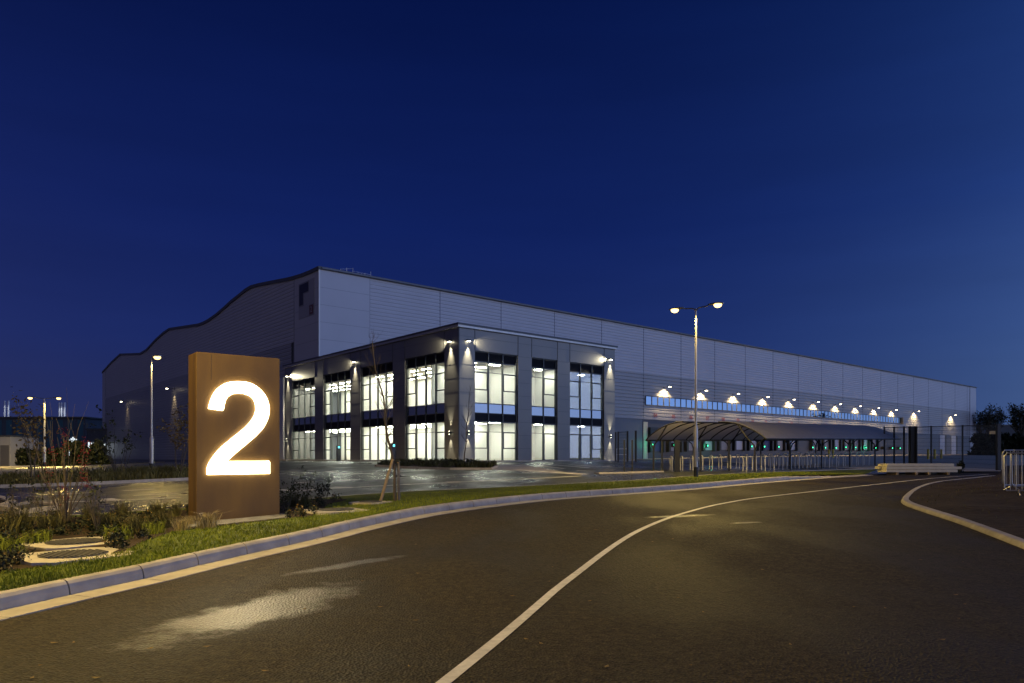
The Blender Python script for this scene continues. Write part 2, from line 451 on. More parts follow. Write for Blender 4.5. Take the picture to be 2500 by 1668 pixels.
# ------------------------------------------------------------------ lights
def spot(name, loc, direction, power, size, blend, col, parent=None, radius=.05):
    l = bpy.data.lights.new(name, 'SPOT'); l.energy = power; l.spot_size = R(size); l.spot_blend = blend
    l.color = col; l.shadow_soft_size = radius
    o = bpy.data.objects.new(name, l); COL.objects.link(o)
    o.location = loc; o.rotation_euler = Vector(direction).to_track_quat('-Z', 'Y').to_euler()
    if parent: o.parent = parent
    return o
WARM = (1.0, .70, .19)
FLOOD = (1.0, .73, .36)
PALE = (1.0, .90, .60)

# ------------------------------------------------------------------ draped sheets
def drape(name, poly, mt, dz=0.0, h=G, step=2.0, kind='structure', far=False, parent=None):
    bm = bmesh.new()
    vs = [bm.verts.new((p[0], p[1], 0)) for p in poly]
    f = bm.faces.new(vs)
    bmesh.ops.triangulate(bm, faces=[f])
    xs = [p[0] for p in poly]; ys = [p[1] for p in poly]
    def cuts(a, b, extra):
        c = set(extra); x = math.ceil(a / step) * step
        while x < b and x < 130: c.add(x); x += step
        return [t for t in c if a < t < b]
    for y in cuts(max(min(ys), -4), max(ys), (7, 15, 52, 60, 190)):
        bmesh.ops.bisect_plane(bm, geom=bm.verts[:] + bm.edges[:] + bm.faces[:], plane_co=(0, y, 0), plane_no=(0, 1, 0))
    for x in cuts(max(min(xs), -60), min(max(xs), 60), (-40, -24, 16, 36)):
        bmesh.ops.bisect_plane(bm, geom=bm.verts[:] + bm.edges[:] + bm.faces[:], plane_co=(x, 0, 0), plane_no=(1, 0, 0))
    for v in bm.verts: v.co.z = h(v.co.x, v.co.y) + dz
    for fc in bm.faces:
        if fc.normal.z < 0: fc.normal_flip()
    bmesh.ops.recalc_face_normals(bm, faces=bm.faces)
    if sum(fc.normal.z for fc in bm.faces) < 0: bmesh.ops.reverse_faces(bm, faces=bm.faces)
    me = bpy.data.meshes.new(name); bm.to_mesh(me); bm.free()
    me.materials.append(mt)
    o = bpy.data.objects.new(name, me); COL.objects.link(o)
    if parent: o.parent = parent
    elif kind: o['kind'] = kind
    return o
def XY(pxs): return [tuple(march(*p)[:2]) for p in pxs]

# left road edge (outer side of the pale channel)
EDGE_PX = [(0, 1517.7), (150, 1479), (281, 1450), (454, 1409), (585, 1374.5), (796, 1325), (936, 1288), (1110, 1252), (1340, 1223), (1553, 1207), (1732, 1193), (1870, 1180), (1977, 1171.5), (2040, 1166.5), (2157, 1160)]
edge = [(-5.6, -30), (-5.3, -8), (-4.95, 2), (-4.78, 5.0)] + XY(EDGE_PX)
edge = [Vector((a, b, 0)) for a, b in edge]
UNIT = .915
ev = arc_resample(edge[:3], UNIT, False) if False else arc_resample(edge, UNIT)
def offs(pts, d):
    r = []
    for i, p in enumerate(pts):
        a = pts[max(i - 1, 0)]; b = pts[min(i + 1, len(pts) - 1)]
        t = (b - a).normalized(); r.append(p + Vector((-t.y, t.x, 0)) * d)
    return r
back = offs(ev, .40)
_bk = np.array([(p.x, p.y) for p in back])
def kdist(x, y):
    return float(np.min(np.hypot(_bk[:, 0] - x, _bk[:, 1] - y)))
def GV(x, y):      # verge surface: raised behind the kerb, dropping to the car park
    f = 1 - .8 * min(max((x - 12.0) / 4.0, 0), 1)
    return G(x, y) + f * .165 - f * .12 * min(max(kdist(x, y) - .3, 0) / 2.6, 1)

ground = drape('ground', [(-900, -60), (900, -60), (900, 2500), (-900, 2500)], M['farland'], -.08, step=4)
carpark = drape('car_park', [(p.x, p.y) for p in back if p.y > 2] + [(20.5, 36), (15, 47), (16, 104), (-18, 74), (-88, 152), (-140, 152), (-140, 2)], M['lot'], 0.0)
road = drape('access_road', [(p.x, p.y) for p in ev] + [(27.5, 36.8), (75, 34), (75, -30)], M['road'], .004)
yard = drape('service_yard', [(21, 36.6), (75, 34.5), (240, 120), (170, 235), (16.5, 104.5), (15.4, 47.2)], M['yard'], -.006, step=4)

# kerb with channel, unit by unit
kb = MB(); ch = MB()
def prof_unit(mb, pts, prof, gap, h=G, hs=None):
    n = len(prof)
    for i in range(len(pts) - 1):
        a, b = pts[i], pts[i + 1]
        ta = (pts[min(i + 1, len(pts) - 1)] - pts[max(i - 1, 0)]).normalized(); tb = (pts[min(i + 2, len(pts) - 1)] - pts[i]).normalized()
        d = (b - a).normalized()
        k = hs(i) if hs else 1
        vs = []
        for p, t, g in ((a, ta, gap), (b, tb, -gap)):
            nn = Vector((-t.y, t.x, 0))
            for (o, z) in prof:
                q = p + nn * o + d * g
                vs.append((q.x, q.y, h(p.x, p.y) + (z * k if z > .02 else z)))
        fs = [(j, (j + 1) % n, n + (j + 1) % n, n + j) for j in range(n)]
        fs += [tuple(range(n))[::-1], tuple(range(n, 2 * n))]
        mb.add(vs, fs)
drop = lambda i: 1 if i < len(ev) - 9 else max(.22, 1 - (i - (len(ev) - 9)) * .16)
prof_unit(ch, ev, [(0, -.05), (0, .012), (.335, .018), (.335, -.05)], .007)
prof_unit(kb, ev, [(.340, -.05), (.340, .03), (.350, .085), (.368, .13), (.395, .16), (.425, .172), (.485, .172), (.485, -.05)], .009, hs=drop)
# joints are filled with dark mortar
mo = MB(); prof_unit(mo, ev, [(.01, -.05), (.01, .004), (.346, .008), (.362, .08), (.382, .122), (.41, .148), (.475, .158), (.475, -.05)], 0, hs=drop)
kt = kb.build('kerb', M['kerb']); kt['kind'] = 'structure'
ko = ch.build('channel', M['kerb']); ko['kind'] = 'structure'
kj = mo.build('kerb_bedding', M['trim']); kj['kind'] = 'structure'

# verge (turf strip) and planting bed behind it
LOT_PX = [(-260, 1288), (0, 1270), (200, 1262), (430, 1246), (560, 1240), (700, 1228), (808, 1217), (991, 1204), (1300, 1189), (1460, 1180), (1590, 1173), (1750, 1161), (2000, 1150), (2150, 1146)]
lotline = [Vector((*p, 0)) for p in XY(LOT_PX)]
lot_s = arc_resample(lotline, 1.0)
bk45 = offs(ev, .475)
verge_poly = [(p.x, p.y) for p in bk45 if p.y > 2.5] + [(p.x, p.y) for p in reversed(lot_s)] + [(-14, 2.5)]
turf = drape('verge', verge_poly, M['turf'], 0.0, h=GV, step=.8)
# planting bed around the sign (soil), its near edge follows the kerb
bedk = [p for p in offs(ev, 1.75) if 5 < p.y < 16.2]
BED_NEAR = XY([(-300, 1440), (0, 1404), (60, 1395), (130, 1384), (300, 1352), (345, 1325), (430, 1297), (520, 1285), (690, 1264), (760, 1262), (770, 1252), (800, 1235), (870, 1222)])
bed_near = [march(px, py, GV)[:2] for px, py in [(-300, 1435), (0, 1400), (130, 1380), (300, 1350), (345, 1325), (430, 1297), (520, 1287), (690, 1268), (760, 1262), (790, 1245), (800, 1233), (850, 1221)]]
bed_far = [march(px, py, GV)[:2] for px, py in [(820, 1218), (700, 1229), (560, 1241), (430, 1247), (200, 1263), (0, 1271), (-260, 1289)]]
bed = drape('planting_bed', list(bed_near) + list(bed_far), M['soil'], .012, h=GV, step=.8)
gravel = drape('gravel_margin', [march(px, py, GV)[:2] for px, py in [(520, 1285), (700, 1266), (700, 1256), (640, 1250), (470, 1262), (455, 1290)]], M['grate'], .02, h=GV, step=.5)
gravel.data.materials[0] = mat('gravel', (.14, .13, .115), .9, noise=(30, .5), bump=(60, 1.0, .03))
# pin kerb between verge and footpath
pk = MB(); prof_unit(pk, [p for p in lot_s], [(-.03, -.05), (-.03, .055), (.03, .055), (.03, -.05)], .003)
p_ = pk.build('edging', M['kerb']); p_['kind'] = 'structure'

# ------------------------------------------------------------------ markings
def ribbon(mb, pts, w, dz, h=G, step=.6):
    pts = [Vector((p[0], p[1], 0)) for p in pts]
    tot = sum((b - a).length for a, b in zip(pts, pts[1:]))
    P = arc_resample(pts, min(step, tot / 2.01), len(pts) > 2)
    a = offs(P, -w / 2); b = offs(P, w / 2); n = len(mb.v)
    for p, q in zip(a, b):
        mb.v.append((p.x, p.y, h(p.x, p.y) + dz)); mb.v.append((q.x, q.y, h(q.x, q.y) + dz))
    for i in range(len(P) - 1):
        mb.f.append([n + 2 * i, n + 2 * i + 2, n + 2 * i + 3, n + 2 * i + 1][::-1][::-1]); mb.mi.append(0)
cl = MB()
ribbon(cl, [(-1.25, 2.0), (-.84, 3.4)] + XY([(1085, 1668), (1221, 1558.5), (1340, 1455), (1425.5, 1388), (1475, 1350), (1528, 1314), (1576, 1288.5), (1640, 1263), (1723, 1239), (1787, 1226), (1851, 1216), (2000, 1199), (2132, 1184), (2275, 1168.5), (2419, 1158)]), .10, .009)
c_ = cl.build('centre_line', M['paint']); c_['kind'] = 'structure'
bl = MB()
A3 = lambda pts: [(x / 3.56 + 640, y / 3.56 + 1120) for x, y in pts]
A4 = lambda pts: [(x / 4.61, y / 4.61 + 1080) for x, y in pts]
A5 = lambda pts: [(x / 4.7 + 1250, y / 4.7 + 1080) for x, y in pts]
lines = [A3(p) for p in ([(565, 112), (770, 135)], [(770, 135), (1465, 100)], [(270, 212), (480, 200)], [(675, 190), (855, 183)], [(160, 270), (265, 282)],
         [(265, 284), (600, 262), (1200, 228), (1700, 205), (2350, 175)], [(1050, 175), (1220, 165)], [(1710, 138), (1870, 132)], [(2000, 128), (2130, 126)],
         [(245, 98), (330, 102)], [(400, 103), (490, 107)], [(560, 72), (770, 80)], [(1600, 200), (1780, 203)])]
lines += [A4(p) for p in ([(1380, 548), (1750, 528)], [(620, 590), (1010, 570)], [(30, 625), (190, 612)], [(0, 690), (1050, 665), (2100, 620)], [(1500, 600), (2050, 575)])]
lines += [A5(p) for p in ([(290, 268), (620, 305)], [(400, 255), (940, 298)], [(650, 258), (1200, 290)], [(0, 430), (850, 385)], [(110, 350), (260, 350)], [(740, 325), (1000, 335)], [(1050, 322), (1200, 318)])]
for l in lines: ribbon(bl, XY(l), .24, .006)
for p in ([(605, 250), (800, 252)], [(1230, 225), (1290, 224)]): ribbon(bl, XY(A3(p)), .5, .007)
ribbon(bl, XY(A4([(1180, 636), (1300, 652)])), .35, .007)
for i in range(5): ribbon(bl, XY(A5([(30 + 150 * i, 316 + 11 * i), (270 + 150 * i, 324 + 11 * i)])), .6, .006)
b_ = bl.build('bay_markings', M['paint']); b_['kind'] = 'structure'

# ------------------------------------------------------------------ footpaths, islands
UX, UY = .7645, .6447
ANG = math.atan2(UY, UX)
U = Vector((UX, UY, 0)); V = Vector((-UY, UX, 0))
C0 = Vector((-3.89, 52.0, 1.12))
def OL(a, b, z=0): return C0 + U * a + V * b + Vector((0, 0, z))       # office local -> world
path = MB()
path.prism([(-1.6, -2.0), (17.6, -2.0), (17.6, -.02), (-.02, -.02), (-.02, 31.9), (-1.6, 31.9)], lambda x, y, t: OL(x, y, t), -.05, .09)
pp = path.build('footpath', M['paving']); pp['kind'] = 'structure'
fp = drape('footway', XY([(1199, 1147), (1235, 1148), (1420, 1160), (1330, 1144), (1290, 1136), (1225, 1134)]), M['paving'], .003)
def kerb_ring(name, pts, w=.12, up=.11, closed=True):
    mb = MB(); P = [Vector((x, y, 0)) for x, y in pts]
    Q = []
    for i in range(len(P) if closed else len(P) - 1):
        a, b = P[i], P[(i + 1) % len(P)]
        n = max(1, round((b - a).length / UNIT))
        Q += [a.lerp(b, k / n) for k in range(n)]
    Q.append(P[0] if closed else P[-1])
    prof_unit(mb, Q, [(-w / 2, -.06), (-w / 2, up), (w / 2, up), (w / 2, -.06)], .004)
    o = mb.build(name, M['kerb']); o['kind'] = 'structure'
    return o
isl1 = XY([(917, 1139), (1000, 1144), (1100, 1147), (1199, 1147), (1213, 1141), (1190, 1134), (1060, 1131.5), (955, 1132)])
kerb_ring('kerb', isl1)
island = drape('planting_island', isl1, M['soil'], .075, step=1)
isl2 = XY([(-60, 1194), (0, 1191.5), (217, 1184), (455, 1173), (640, 1166), (640, 1155), (455, 1151.5), (300, 1156), (200, 1161), (90, 1170), (0, 1176), (-60, 1180)])
kerb_ring('kerb', isl2)
drape('planting_island', isl2, M['turf'], .085, step=1)
isl3 = XY([(8, 1246), (50, 1255), (152, 1244), (85, 1233)])
kerb_ring('kerb', isl3, .16); drape('paved_island', isl3, M['lot'], .06, step=1)
isl4 = XY([(-60, 1252), (-10, 1248), (30, 1233), (-5, 1220), (-60, 1215)])
kerb_ring('kerb', isl4, .16); drape('planting_island', isl4, M['soil'], .07, step=1)
farl = XY([(-80, 1147), (0, 1143), (100, 1139), (232, 1134), (455, 1127.5), (700, 1125)])
kerb_ring('kerb', farl, .16, .13, closed=False)
ltan = drape('service_road', XY([(-150, 1186), (0, 1176), (90, 1170), (200, 1161), (300, 1156), (240, 1142), (100, 1143), (0, 1147), (-150, 1155)]), M['yard'], .006)
ridge = kerb_ring('kerb', XY([(1456, 1157), (1560, 1154.5), (1612, 1152.5)]), .5, .06, closed=False)
# right-hand soil island with its dropped kerb
ISR = [(2419, 1166), (2354, 1173), (2300, 1179), (2262, 1186), (2230, 1198), (2209, 1213), (2200, 1226), (2208, 1234), (2226, 1241.5), (2281, 1260), (2333, 1277), (2419, 1310), (2500, 1342), (2640, 1400), (2900, 1500)]
irp = [Vector((*p, 0)) for p in XY(ISR)]
irs = arc_resample(irp, .6)
kr = MB(); prof_unit(kr, irs, [(0, -.05), (0, .03), (.02, .07), (.05, .09), (.17, .09), (.17, -.05)], .004)
kr = kr.build('kerb', M['kerb']); kr['kind'] = 'structure'
_ir = np.array([(p.x, p.y) for p in irs])
def GS(x, y):
    d = float(np.min(np.hypot(_ir[:, 0] - x, _ir[:, 1] - y)))
    return G(x, y) + .07 + .28 * min(d / 4, 1) + .05 * math.sin(x * 2.1) * math.sin(y * 1.7) * min(d, 1)
spoil = drape('soil_bank', [(p.x, p.y) for p in offs(irs, .16)] + [(34, 2), (40, 34.5), (24, 34.5)], M['soil'], 0, h=GS, step=1.0)

# ------------------------------------------------------------------ grass
def blades(name, pts, hts, mt, w=.006, lean=.35, parent=None, kind=None, seg=2, seed=1):
    rg = np.random.default_rng(seed)
    P = np.array(pts, dtype=float).reshape(-1, 3); n = len(P)
    H = np.array(hts, dtype=float)
    az = rg.uniform(0, 2 * np.pi, n); fa = rg.uniform(0, 2 * np.pi, n)
    ln = rg.uniform(.1, 1, n) * lean * H
    s = np.stack([np.cos(fa), np.sin(fa), np.zeros(n)], 1)
    d = np.stack([np.cos(az), np.sin(az), np.zeros(n)], 1)
    ww = w if np.isscalar(w) else np.array(w)[:, None]
    v0 = P - s * ww; v1 = P + s * ww
    mid = P + d * (ln * .3)[:, None]; mid[:, 2] += H * .6
    v2 = mid - s * ww * .8; v3 = mid + s * ww * .8
    tip = P + d * ln[:, None]; tip[:, 2] += H * (1 - .25 * lean)
    Vv = np.stack([v0, v1, v2, v3, tip], 1).reshape(-1, 3)
    idx = np.arange(n)[:, None] * 5
    fs = np.concatenate([idx + [0, 1, 3], idx + [0, 3, 2], idx + [2, 3, 4]], 1).reshape(-1, 3)
    me = bpy.data.meshes.new(name)
    me.vertices.add(len(Vv)); me.vertices.foreach_set('co', Vv.ravel())
    me.loops.add(fs.size); me.loops.foreach_set('vertex_index', fs.ravel().astype(np.int32))
    me.polygons.add(len(fs)); me.polygons.foreach_set('loop_start', np.arange(0, fs.size, 3, dtype=np.int32))
    me.update(calc_edges=True); me.materials.append(mt)
    o = bpy.data.objects.new(name, me); COL.objects.link(o)
    if parent: o.parent = parent
    if kind: o['kind'] = kind
    return o
def inside(poly, x, y):
    c = False; n = len(poly)
    for i in range(n):
        x1, y1 = poly[i]; x2, y2 = poly[i - 1]
        if (y1 > y) != (y2 > y) and x < (x2 - x1) * (y - y1) / (y2 - y1) + x1: c = not c
    return c
bedpoly = [(p[0], p[1]) for p in list(bed_near) + list(bed_far)]
lotp = [(p.x, p.y) for p in lot_s]
vp = verge_poly
rg = random.Random(3)
pts, hts = [], []
# sample along the kerb, denser close to the camera
for i in range(len(bk45) - 1):
    a, b = bk45[i], bk45[i + 1]
    D = a.y
    if D < 3.5: continue
    t = (b - a).normalized(); nn = Vector((-t.y, t.x, 0))
    wid = 3.6
    dens = 900 if D < 9 else (600 if D < 14 else (300 if D < 22 else 160))
    for _ in range(int(dens * wid)):
        p = a.lerp(b, rg.random()) + nn * (rg.random() ** 1.3 * wid)
        if not inside(vp, p.x, p.y) or inside(bedpoly, p.x, p.y): continue
        pts.append((p.x, p.y, GV(p.x, p.y) - .005)); hts.append(rg.uniform(.03, .075) * (1.0 if D < 20 else 1.3))
gr = blades('grass', pts, hts, M['blade'], w=.0045, lean=.8, kind='stuff')
gr['label'] = 'short green grass growing on the verge behind the kerb'; gr['category'] = 'grass'

# manhole slabs set in the bed
def manhole(cpx, cpy, w, ang, label, gr_=None):
    c = march(cpx, cpy, GV)
    t = empty('manhole_cover', (c.x, c.y, c.z), ang)
    tag(t, label, 'manhole cover', 'round grates in concrete surrounds')
    s = MB(); h = w * .78
    s.prism([(-h, -h * .7), (-h * .7, -h), (h * .7, -h), (h, -h * .7), (h, h * .7), (h * .7, h), (-h * .7, h), (-h, h * .7)], lambda x, y, q: (x, y, q), -.10, .035)
    s.build('surround', M['kerb'], t)
    g = MB(); r = w / 2
    g.lathe([(r, .030), (r, .044), (r - .03, .044), (r - .03, .037), (.001, .037)], n=32)
    k = -r + .05
    while k < r - .04:
        l = math.sqrt(max(r * r - k * k, 0)) - .02
        g.box(k - .014, k + .014, -l, l, .037, .056); k += .058
    g.build('grate', M['grate'], t)
    return t
manhole(180, 1360, .80, ANG + .2, 'round grate in pale concrete surround nearest the road kerb')
manhole(186, 1329, .80, ANG + .3, 'round grate in pale surround behind the nearest one, half hidden by plants')
manhole(820, 1249, .74, ANG, 'small round grate in the grass right of the big numeral sign')
manhole(905, 1229, .55, ANG + .5, 'low round grate in grass left of the leaning tree stake')

# ------------------------------------------------------------------ plants
def copy_thing(o, loc, rz, sc, label=None, group=None):
    c = copy_tree(o); c.location = loc; c.rotation_euler = (0, 0, rz); c.scale = (sc,) * 3
    if label: c['label'] = label
    if group: c['group'] = group
    return c
def tuft(mt, n, h, spread, seed, w=.004, lean=1.0):
    r = random.Random(seed); ps = []; hs = []
    for _ in range(n):
        a = r.uniform(0, 6.283); d = spread * r.random() ** .8 * .35
        ps.append((d * math.cos(a), d * math.sin(a), -.02)); hs.append(h * r.uniform(.45, 1))
    o = blades('ornamental_grass', ps, hs, mt, w=w, lean=lean, seed=seed)
    return o
def leafcloud(name, centers, n, size, mt, parent=None, seed=0, stretch=1.6, droop=0):
    rg = np.random.default_rng(seed); vs = []; fs = []
    centers = [(Vector(c), r) for c, r in centers]
    for i in range(n):
        c, r = centers[rg.integers(len(centers))]
        d = Vector(rg.normal(size=3)); d.normalize()
        p = c + d * r * (rg.random() ** .5)
        s = size * rg.uniform(.6, 1.3)
        a = Vector(rg.normal(size=3)).normalized(); a.z -= droop; a.normalize()
        b = a.cross(Vector(rg.normal(size=3))).normalized()
        k = len(vs)
        vs += [p - a * s * stretch / 2, p + b * s / 2.6, p + a * s * stretch / 2, p - b * s / 2.6]
        fs.append((k, k + 1, k + 2, k + 3))
    mb = MB(); mb.add(vs, fs)
    return mb.build(name, mt, parent)
def branchy(mb, base, d, length, rad, depth, r, tips, spread=.5, up=.15, seg=4):
    p = Vector(base); d = Vector(d).normalized(); pts = [p.copy()]; rr = [rad]
    for i in range(seg):
        d = (d + Vector((r.uniform(-.14, .14), r.uniform(-.14, .14), r.uniform(-.02, .10) + up * .2))).normalized()
        p = p + d * length / seg; pts.append(p.copy()); rr.append(rad * (1 - .6 * (i + 1) / seg))
    mb.tube(pts, rr, 5 if depth < 2 else 4, caps=False)
    tips.append(pts[-1])
    if depth > 0:
        for i in range(1, len(pts)):
            for _ in range(2 if i > 1 else 1):
                if r.random() < .72:
                    a = r.uniform(0, 6.283); e = Vector((math.cos(a), math.sin(a), r.uniform(.2, .9)))
                    branchy(mb, pts[i], (d * (1 - spread) + e.normalized() * spread), length * r.uniform(.35, .62), rr[i] * .6, depth - 1, r, tips, spread, up, seg)
def shrub(name, loc, height, stems, leaf, nl, lsize, seed, label, cat, group=None, crown_from=.3, stem_mat='twig', spread=.35, rad=.012, depth=2, leafr=.10):
    r = random.Random(seed); t = empty(name, loc); tag(t, label, cat, group)
    mb = MB(); tips = []
    for s in range(stems):
        a = r.uniform(0, 6.283); q = r.uniform(.05, .5) * (1 if stems > 1 else .1)
        branchy(mb, (math.cos(a) * .04 * (stems > 1), math.sin(a) * .04 * (stems > 1), -.05), (math.cos(a) * q, math.sin(a) * q, 1), height * r.uniform(.6, 1) * .75, rad, depth, r, tips, spread)
    mb.build('stem' if stems > 1 else 'trunk', M[stem_mat], t)
    if nl:
        cs = [(p, leafr) for p in tips if p.z > crown_from * height] or [(Vector((0, 0, height)), .2)]
        leafcloud('foliage', cs, nl, lsize, M[leaf], t, seed)
    return t
# ornamental grass tufts in the bed
tA = tuft(M['sedge'], 260, .55, .5, 1); tB = tuft(M['straw'], 220, .45, .5, 2); tC = tuft(M['sedge'], 160, .75, .35, 3); tD = tuft(M['blade'], 200, .35, .55, 5)
TUFTS = [(tB, 505, 1290, 1.0, 'pale straw coloured grass tuft leaning on foot of the numeral sign'),
         (tB, 445, 1296, .72, 'small straw grass tuft just left of the numeral sign foot'),
         (tB, 462, 1282, .6, 'straw tuft at the left edge of the rusty sign'),
         (tA, 330, 1305, 1.0, None), (tA, 255, 1295, .9, None), (tC, 300, 1275, .9, None), (tC, 385, 1268, .8, None), (tA, 120, 1305, 1.0, None),
         (tC, 60, 1300, 1.0, None), (tD, 20, 1355, 1.2, None), (tA, 10, 1312, 1.1, None), (tC, 215, 1275, .8, None), (tD, 375, 1305, 1.0, None),
         (tA, 150, 1283, .8, None), (tD, 90, 1330, 1.0, None), (tA, 400, 1290, .9, None), (tD, 290, 1320, 1.1, None), (tC, 430, 1262, .7, None), (tA, 745, 1240, .9, None), (tC, 715, 1238, .7, None)]
used = set()
for o, px, py, s, lb in TUFTS:
    p = march(px, py, GV)
    if o in used: q = copy_tree(o)
    else: q = o; used.add(o)
    q.location = p + Vector((0, 0, .01)); q.rotation_euler = (0, 0, rnd.uniform(0, 6)); q.scale = (s,) * 3
    tag(q, lb or 'olive ornamental grass clump in the dark bed around the numeral sign', 'ornamental grass', None if lb else 'grass clumps in the planting bed')
# low leafy ground cover in the bed
r = random.Random(11); cs = []
for _ in range(700):
    px, py = r.uniform(-60, 860), r.uniform(1222, 1400)
    p = march(px, py, GV)
    if inside(bedpoly, p.x, p.y) and not (60 < px < 300 and 1340 < py < 1385) and not (110 < px < 270 and 1315 < py < 1345) and not (430 < px < 690 and p.y < 15 and py > 1262):
        cs.append((p + Vector((0, 0, r.uniform(.03, .12))), r.uniform(.07, .19)))
gc = leafcloud('ground_cover', cs, 13000, .034, M['dkgreen'], seed=4); tag(gc, 'dark leafy ground cover filling the bed behind the verge', 'ground cover', None, 'stuff')
cs2 = cs[::3]
gc2 = leafcloud('ground_cover', cs2, 1800, .032, M['autumn'], seed=9); tag(gc2, 'fallen yellow and brown leaves among the bed plants', 'leaf litter', None, 'stuff')

# ------------------------------------------------------------------ the numeral sign
DL, DR = 13.6, 14.58
SL = Vector(((479.3 - CX) / F * DL, DL, 0)); SR = Vector(((683.0 - CX) / F * DR, DR, 0))
sd = (SR - SL).normalized(); SW = (SR - SL).length; sn = Vector((-sd.y, sd.x, 0))   # sn points away from the camera
SANG = math.atan2(sd.y, sd.x); SZ = .235
sign = empty('numeral_sign', (SL.x, SL.y, SZ), SANG)
tag(sign, 'tall rusty steel block sign with a glowing white numeral 2', 'sign')
SH = 3.27
pb = MB(); pb.box(0, SW, 0, .62, -.25, SH)
pb.build('panel', M['corten'], sign, bevel=.008)
sm = MB()
for z in (SH - .012,): sm.box(.02, SW - .02, .02, .60, z + .008, z + .018)
sm.build('top_plate', M['corten'], sign)
js = MB(); js.box(-.003, .0, .16, .175, -.2, SH - .02); js.box(.27, .274, -.0025, 0, 2.75, SH - .01)
js.build('seam', M['brown'], sign)
two = [(250, 522), (256, 495), (266, 462), (283, 418), (302, 385), (326, 358), (355, 334), (388, 316), (425, 304), (465, 298), (500, 297), (545, 299), (590, 306), (630, 322), (668, 346), (702, 377), (728, 410), (748, 447), (761, 487), (767, 530), (765, 570), (754, 612), (738, 650), (715, 688), (688, 723), (655, 757), (620, 789), (580, 822), (540, 855), (500, 888), (460, 922), (420, 960), (388, 992), (450, 992), (550, 991), (660, 991), (770, 990), (770, 1040), (770, 1086), (660, 1088), (500, 1091), (350, 1094), (235, 1096), (237, 1050), (249, 1010), (268, 978), (292, 942), (320, 908), (355, 870), (395, 836), (437, 801), (480, 767), (520, 735), (560, 701), (595, 665), (625, 630), (647, 592), (659, 555), (661, 515), (655, 475), (638, 440), (612, 415), (580, 399), (545, 390), (505, 387), (465, 390), (430, 403), (403, 425), (385, 455), (376, 490), (367, 538), (310, 531)]
def to_sign(cx_, cy_):
    px, py = 440 + cx_ / 3.565, 850 + cy_ / 3.565
    d = Vector(((px - CX) / F, 1, (HY - py) / F)); o = Vector((0, 0, CAMZ))
    t = (SL - o).dot(sn) / d.dot(sn)
    w = o + d * t
    return ((w - SL).dot(sd), w.z - SZ)
t2 = [to_sign(*p) for p in two]
nm = MB(); nm.prism(t2, lambda x, y, t: (x, t, y), -.022, -.002)
# border of small round lamps
per = arc_resample([Vector((x, y, 0)) for x, y in t2 + [t2[0]]], .034, False)
for p in per[:-1]:
    nm.lathe([(.0145, .0), (.0145, .034), (.007, .042)], (0, 0, 0), 8)
    n = 24
    for k in range(len(nm.v) - n, len(nm.v)):
        x, y, z = nm.v[k]; nm.v[k] = (p.x + x, -z - .001, p.y + y)
numeral = nm.build('numeral', M['two'], sign)
numeral['label'] = 'glowing white numeral 2 edged with round lamps'

# ------------------------------------------------------------------ street lamps
def street_lamp(loc, height, heads, label, power=2600, base_h=1.6, rad=.085, tip_black=True):
    """heads: list of (dx, dy) arm offsets"""
    t = empty('street_lamp', loc); tag(t, label, 'street lamp', 'lamp posts')
    p = MB(); p.tube([(0, 0, base_h), (0, 0, base_h + .04), (0, 0, height)], [rad * .62, rad * .60, rad * .40], 14)
    p.build('pole', M['galv'], t, smooth=True)
    b = MB(); b.tube([(0, 0, .42), (0, 0, base_h - .05), (0, 0, base_h + .02)], [rad, rad, rad * .68], 14)
    b.box(-.05, .05, -rad - .012, -rad + .02, .65, 1.2)
    b.build('base_section', M['galv'], t, smooth=True)
    s = MB(); s.tube([(0, 0, -.3), (0, 0, .42)], [rad * 1.04] * 2, 14)
    s.build('base_sleeve', M['black'] if tip_black else M['galv'], t, smooth=True)
    for dx, dy, k in heads:
        d = Vector((dx, dy, 0)); n = d.normalized(); a = math.atan2(dy, dx)
        arm = MB(); arm.tube([(0, 0, height - .10), n * .12 + Vector((0, 0, height + .01)), d * .6 + Vector((0, 0, height + .05))], [.032, .028, .028], 8)
        ar = arm.build('arm', M['galv'], t, smooth=True)
        h = MB()
        hc = d + Vector((0, 0, height + .05))
        prof = [(-.36, .05, .03), (-.30, .10, .05), (-.05, .155, .065), (.18, .15, .055), (.30, .09, .03)]
        rings = []
        for x, w, hh in prof:
            for kx in range(12):
                q = 2 * math.pi * kx / 12
                rings.append(hc + n * x + Vector((-n.y, n.x, 0)) * w * math.cos(q) + Vector((0, 0, hh * math.sin(q) * (1 if math.sin(q) > 0 else .5) + .03)))
        fs = [(i * 12 + j, i * 12 + (j + 1) % 12, (i + 1) * 12 + (j + 1) % 12, (i + 1) * 12 + j) for i in range(4) for j in range(12)] + [tuple(range(12))[::-1], tuple(range(48, 60))]
        h.add(rings, fs)
        hd = h.build('lamp_head', M['galv'], t, smooth=True)
        ln = MB()
        ln.lathe([(.165, .0), (.16, -.05), (.125, -.10), (.06, -.13), (.004, -.135)], (hc.x + n.x * .06, hc.y + n.y * .06, hc.z + .005), 16)
        ln.build('lens', M['lens'], hd, smooth=True)
        spot('lamp_light', hc + n * .06 + Vector((0, 0, -.2)), (n.x * .1, n.y * .1, -1), power * k, 172, .35, WARM, t, .12)
    return t
pR = march(1699, 1167, GV); pR = at(1699, 30.0, GV)
hR = 1.5 + 362 / F * 30 - pR.z
street_lamp(pR, hR, [(.72, -.5, .75), (-.72, .5, 1.5)], 'tall twin headed street lamp on the verge before the bike shelter', 1700, base_h=hR * .298, rad=.088)
pL = at(370, 35.8); hL = (1152 - 876) / F * 35.8
street_lamp(pL, hL, [(.38, -.25, 1.2)], 'single headed street lamp left of the rusty numeral sign', 450, base_h=hL * .305, rad=.10)
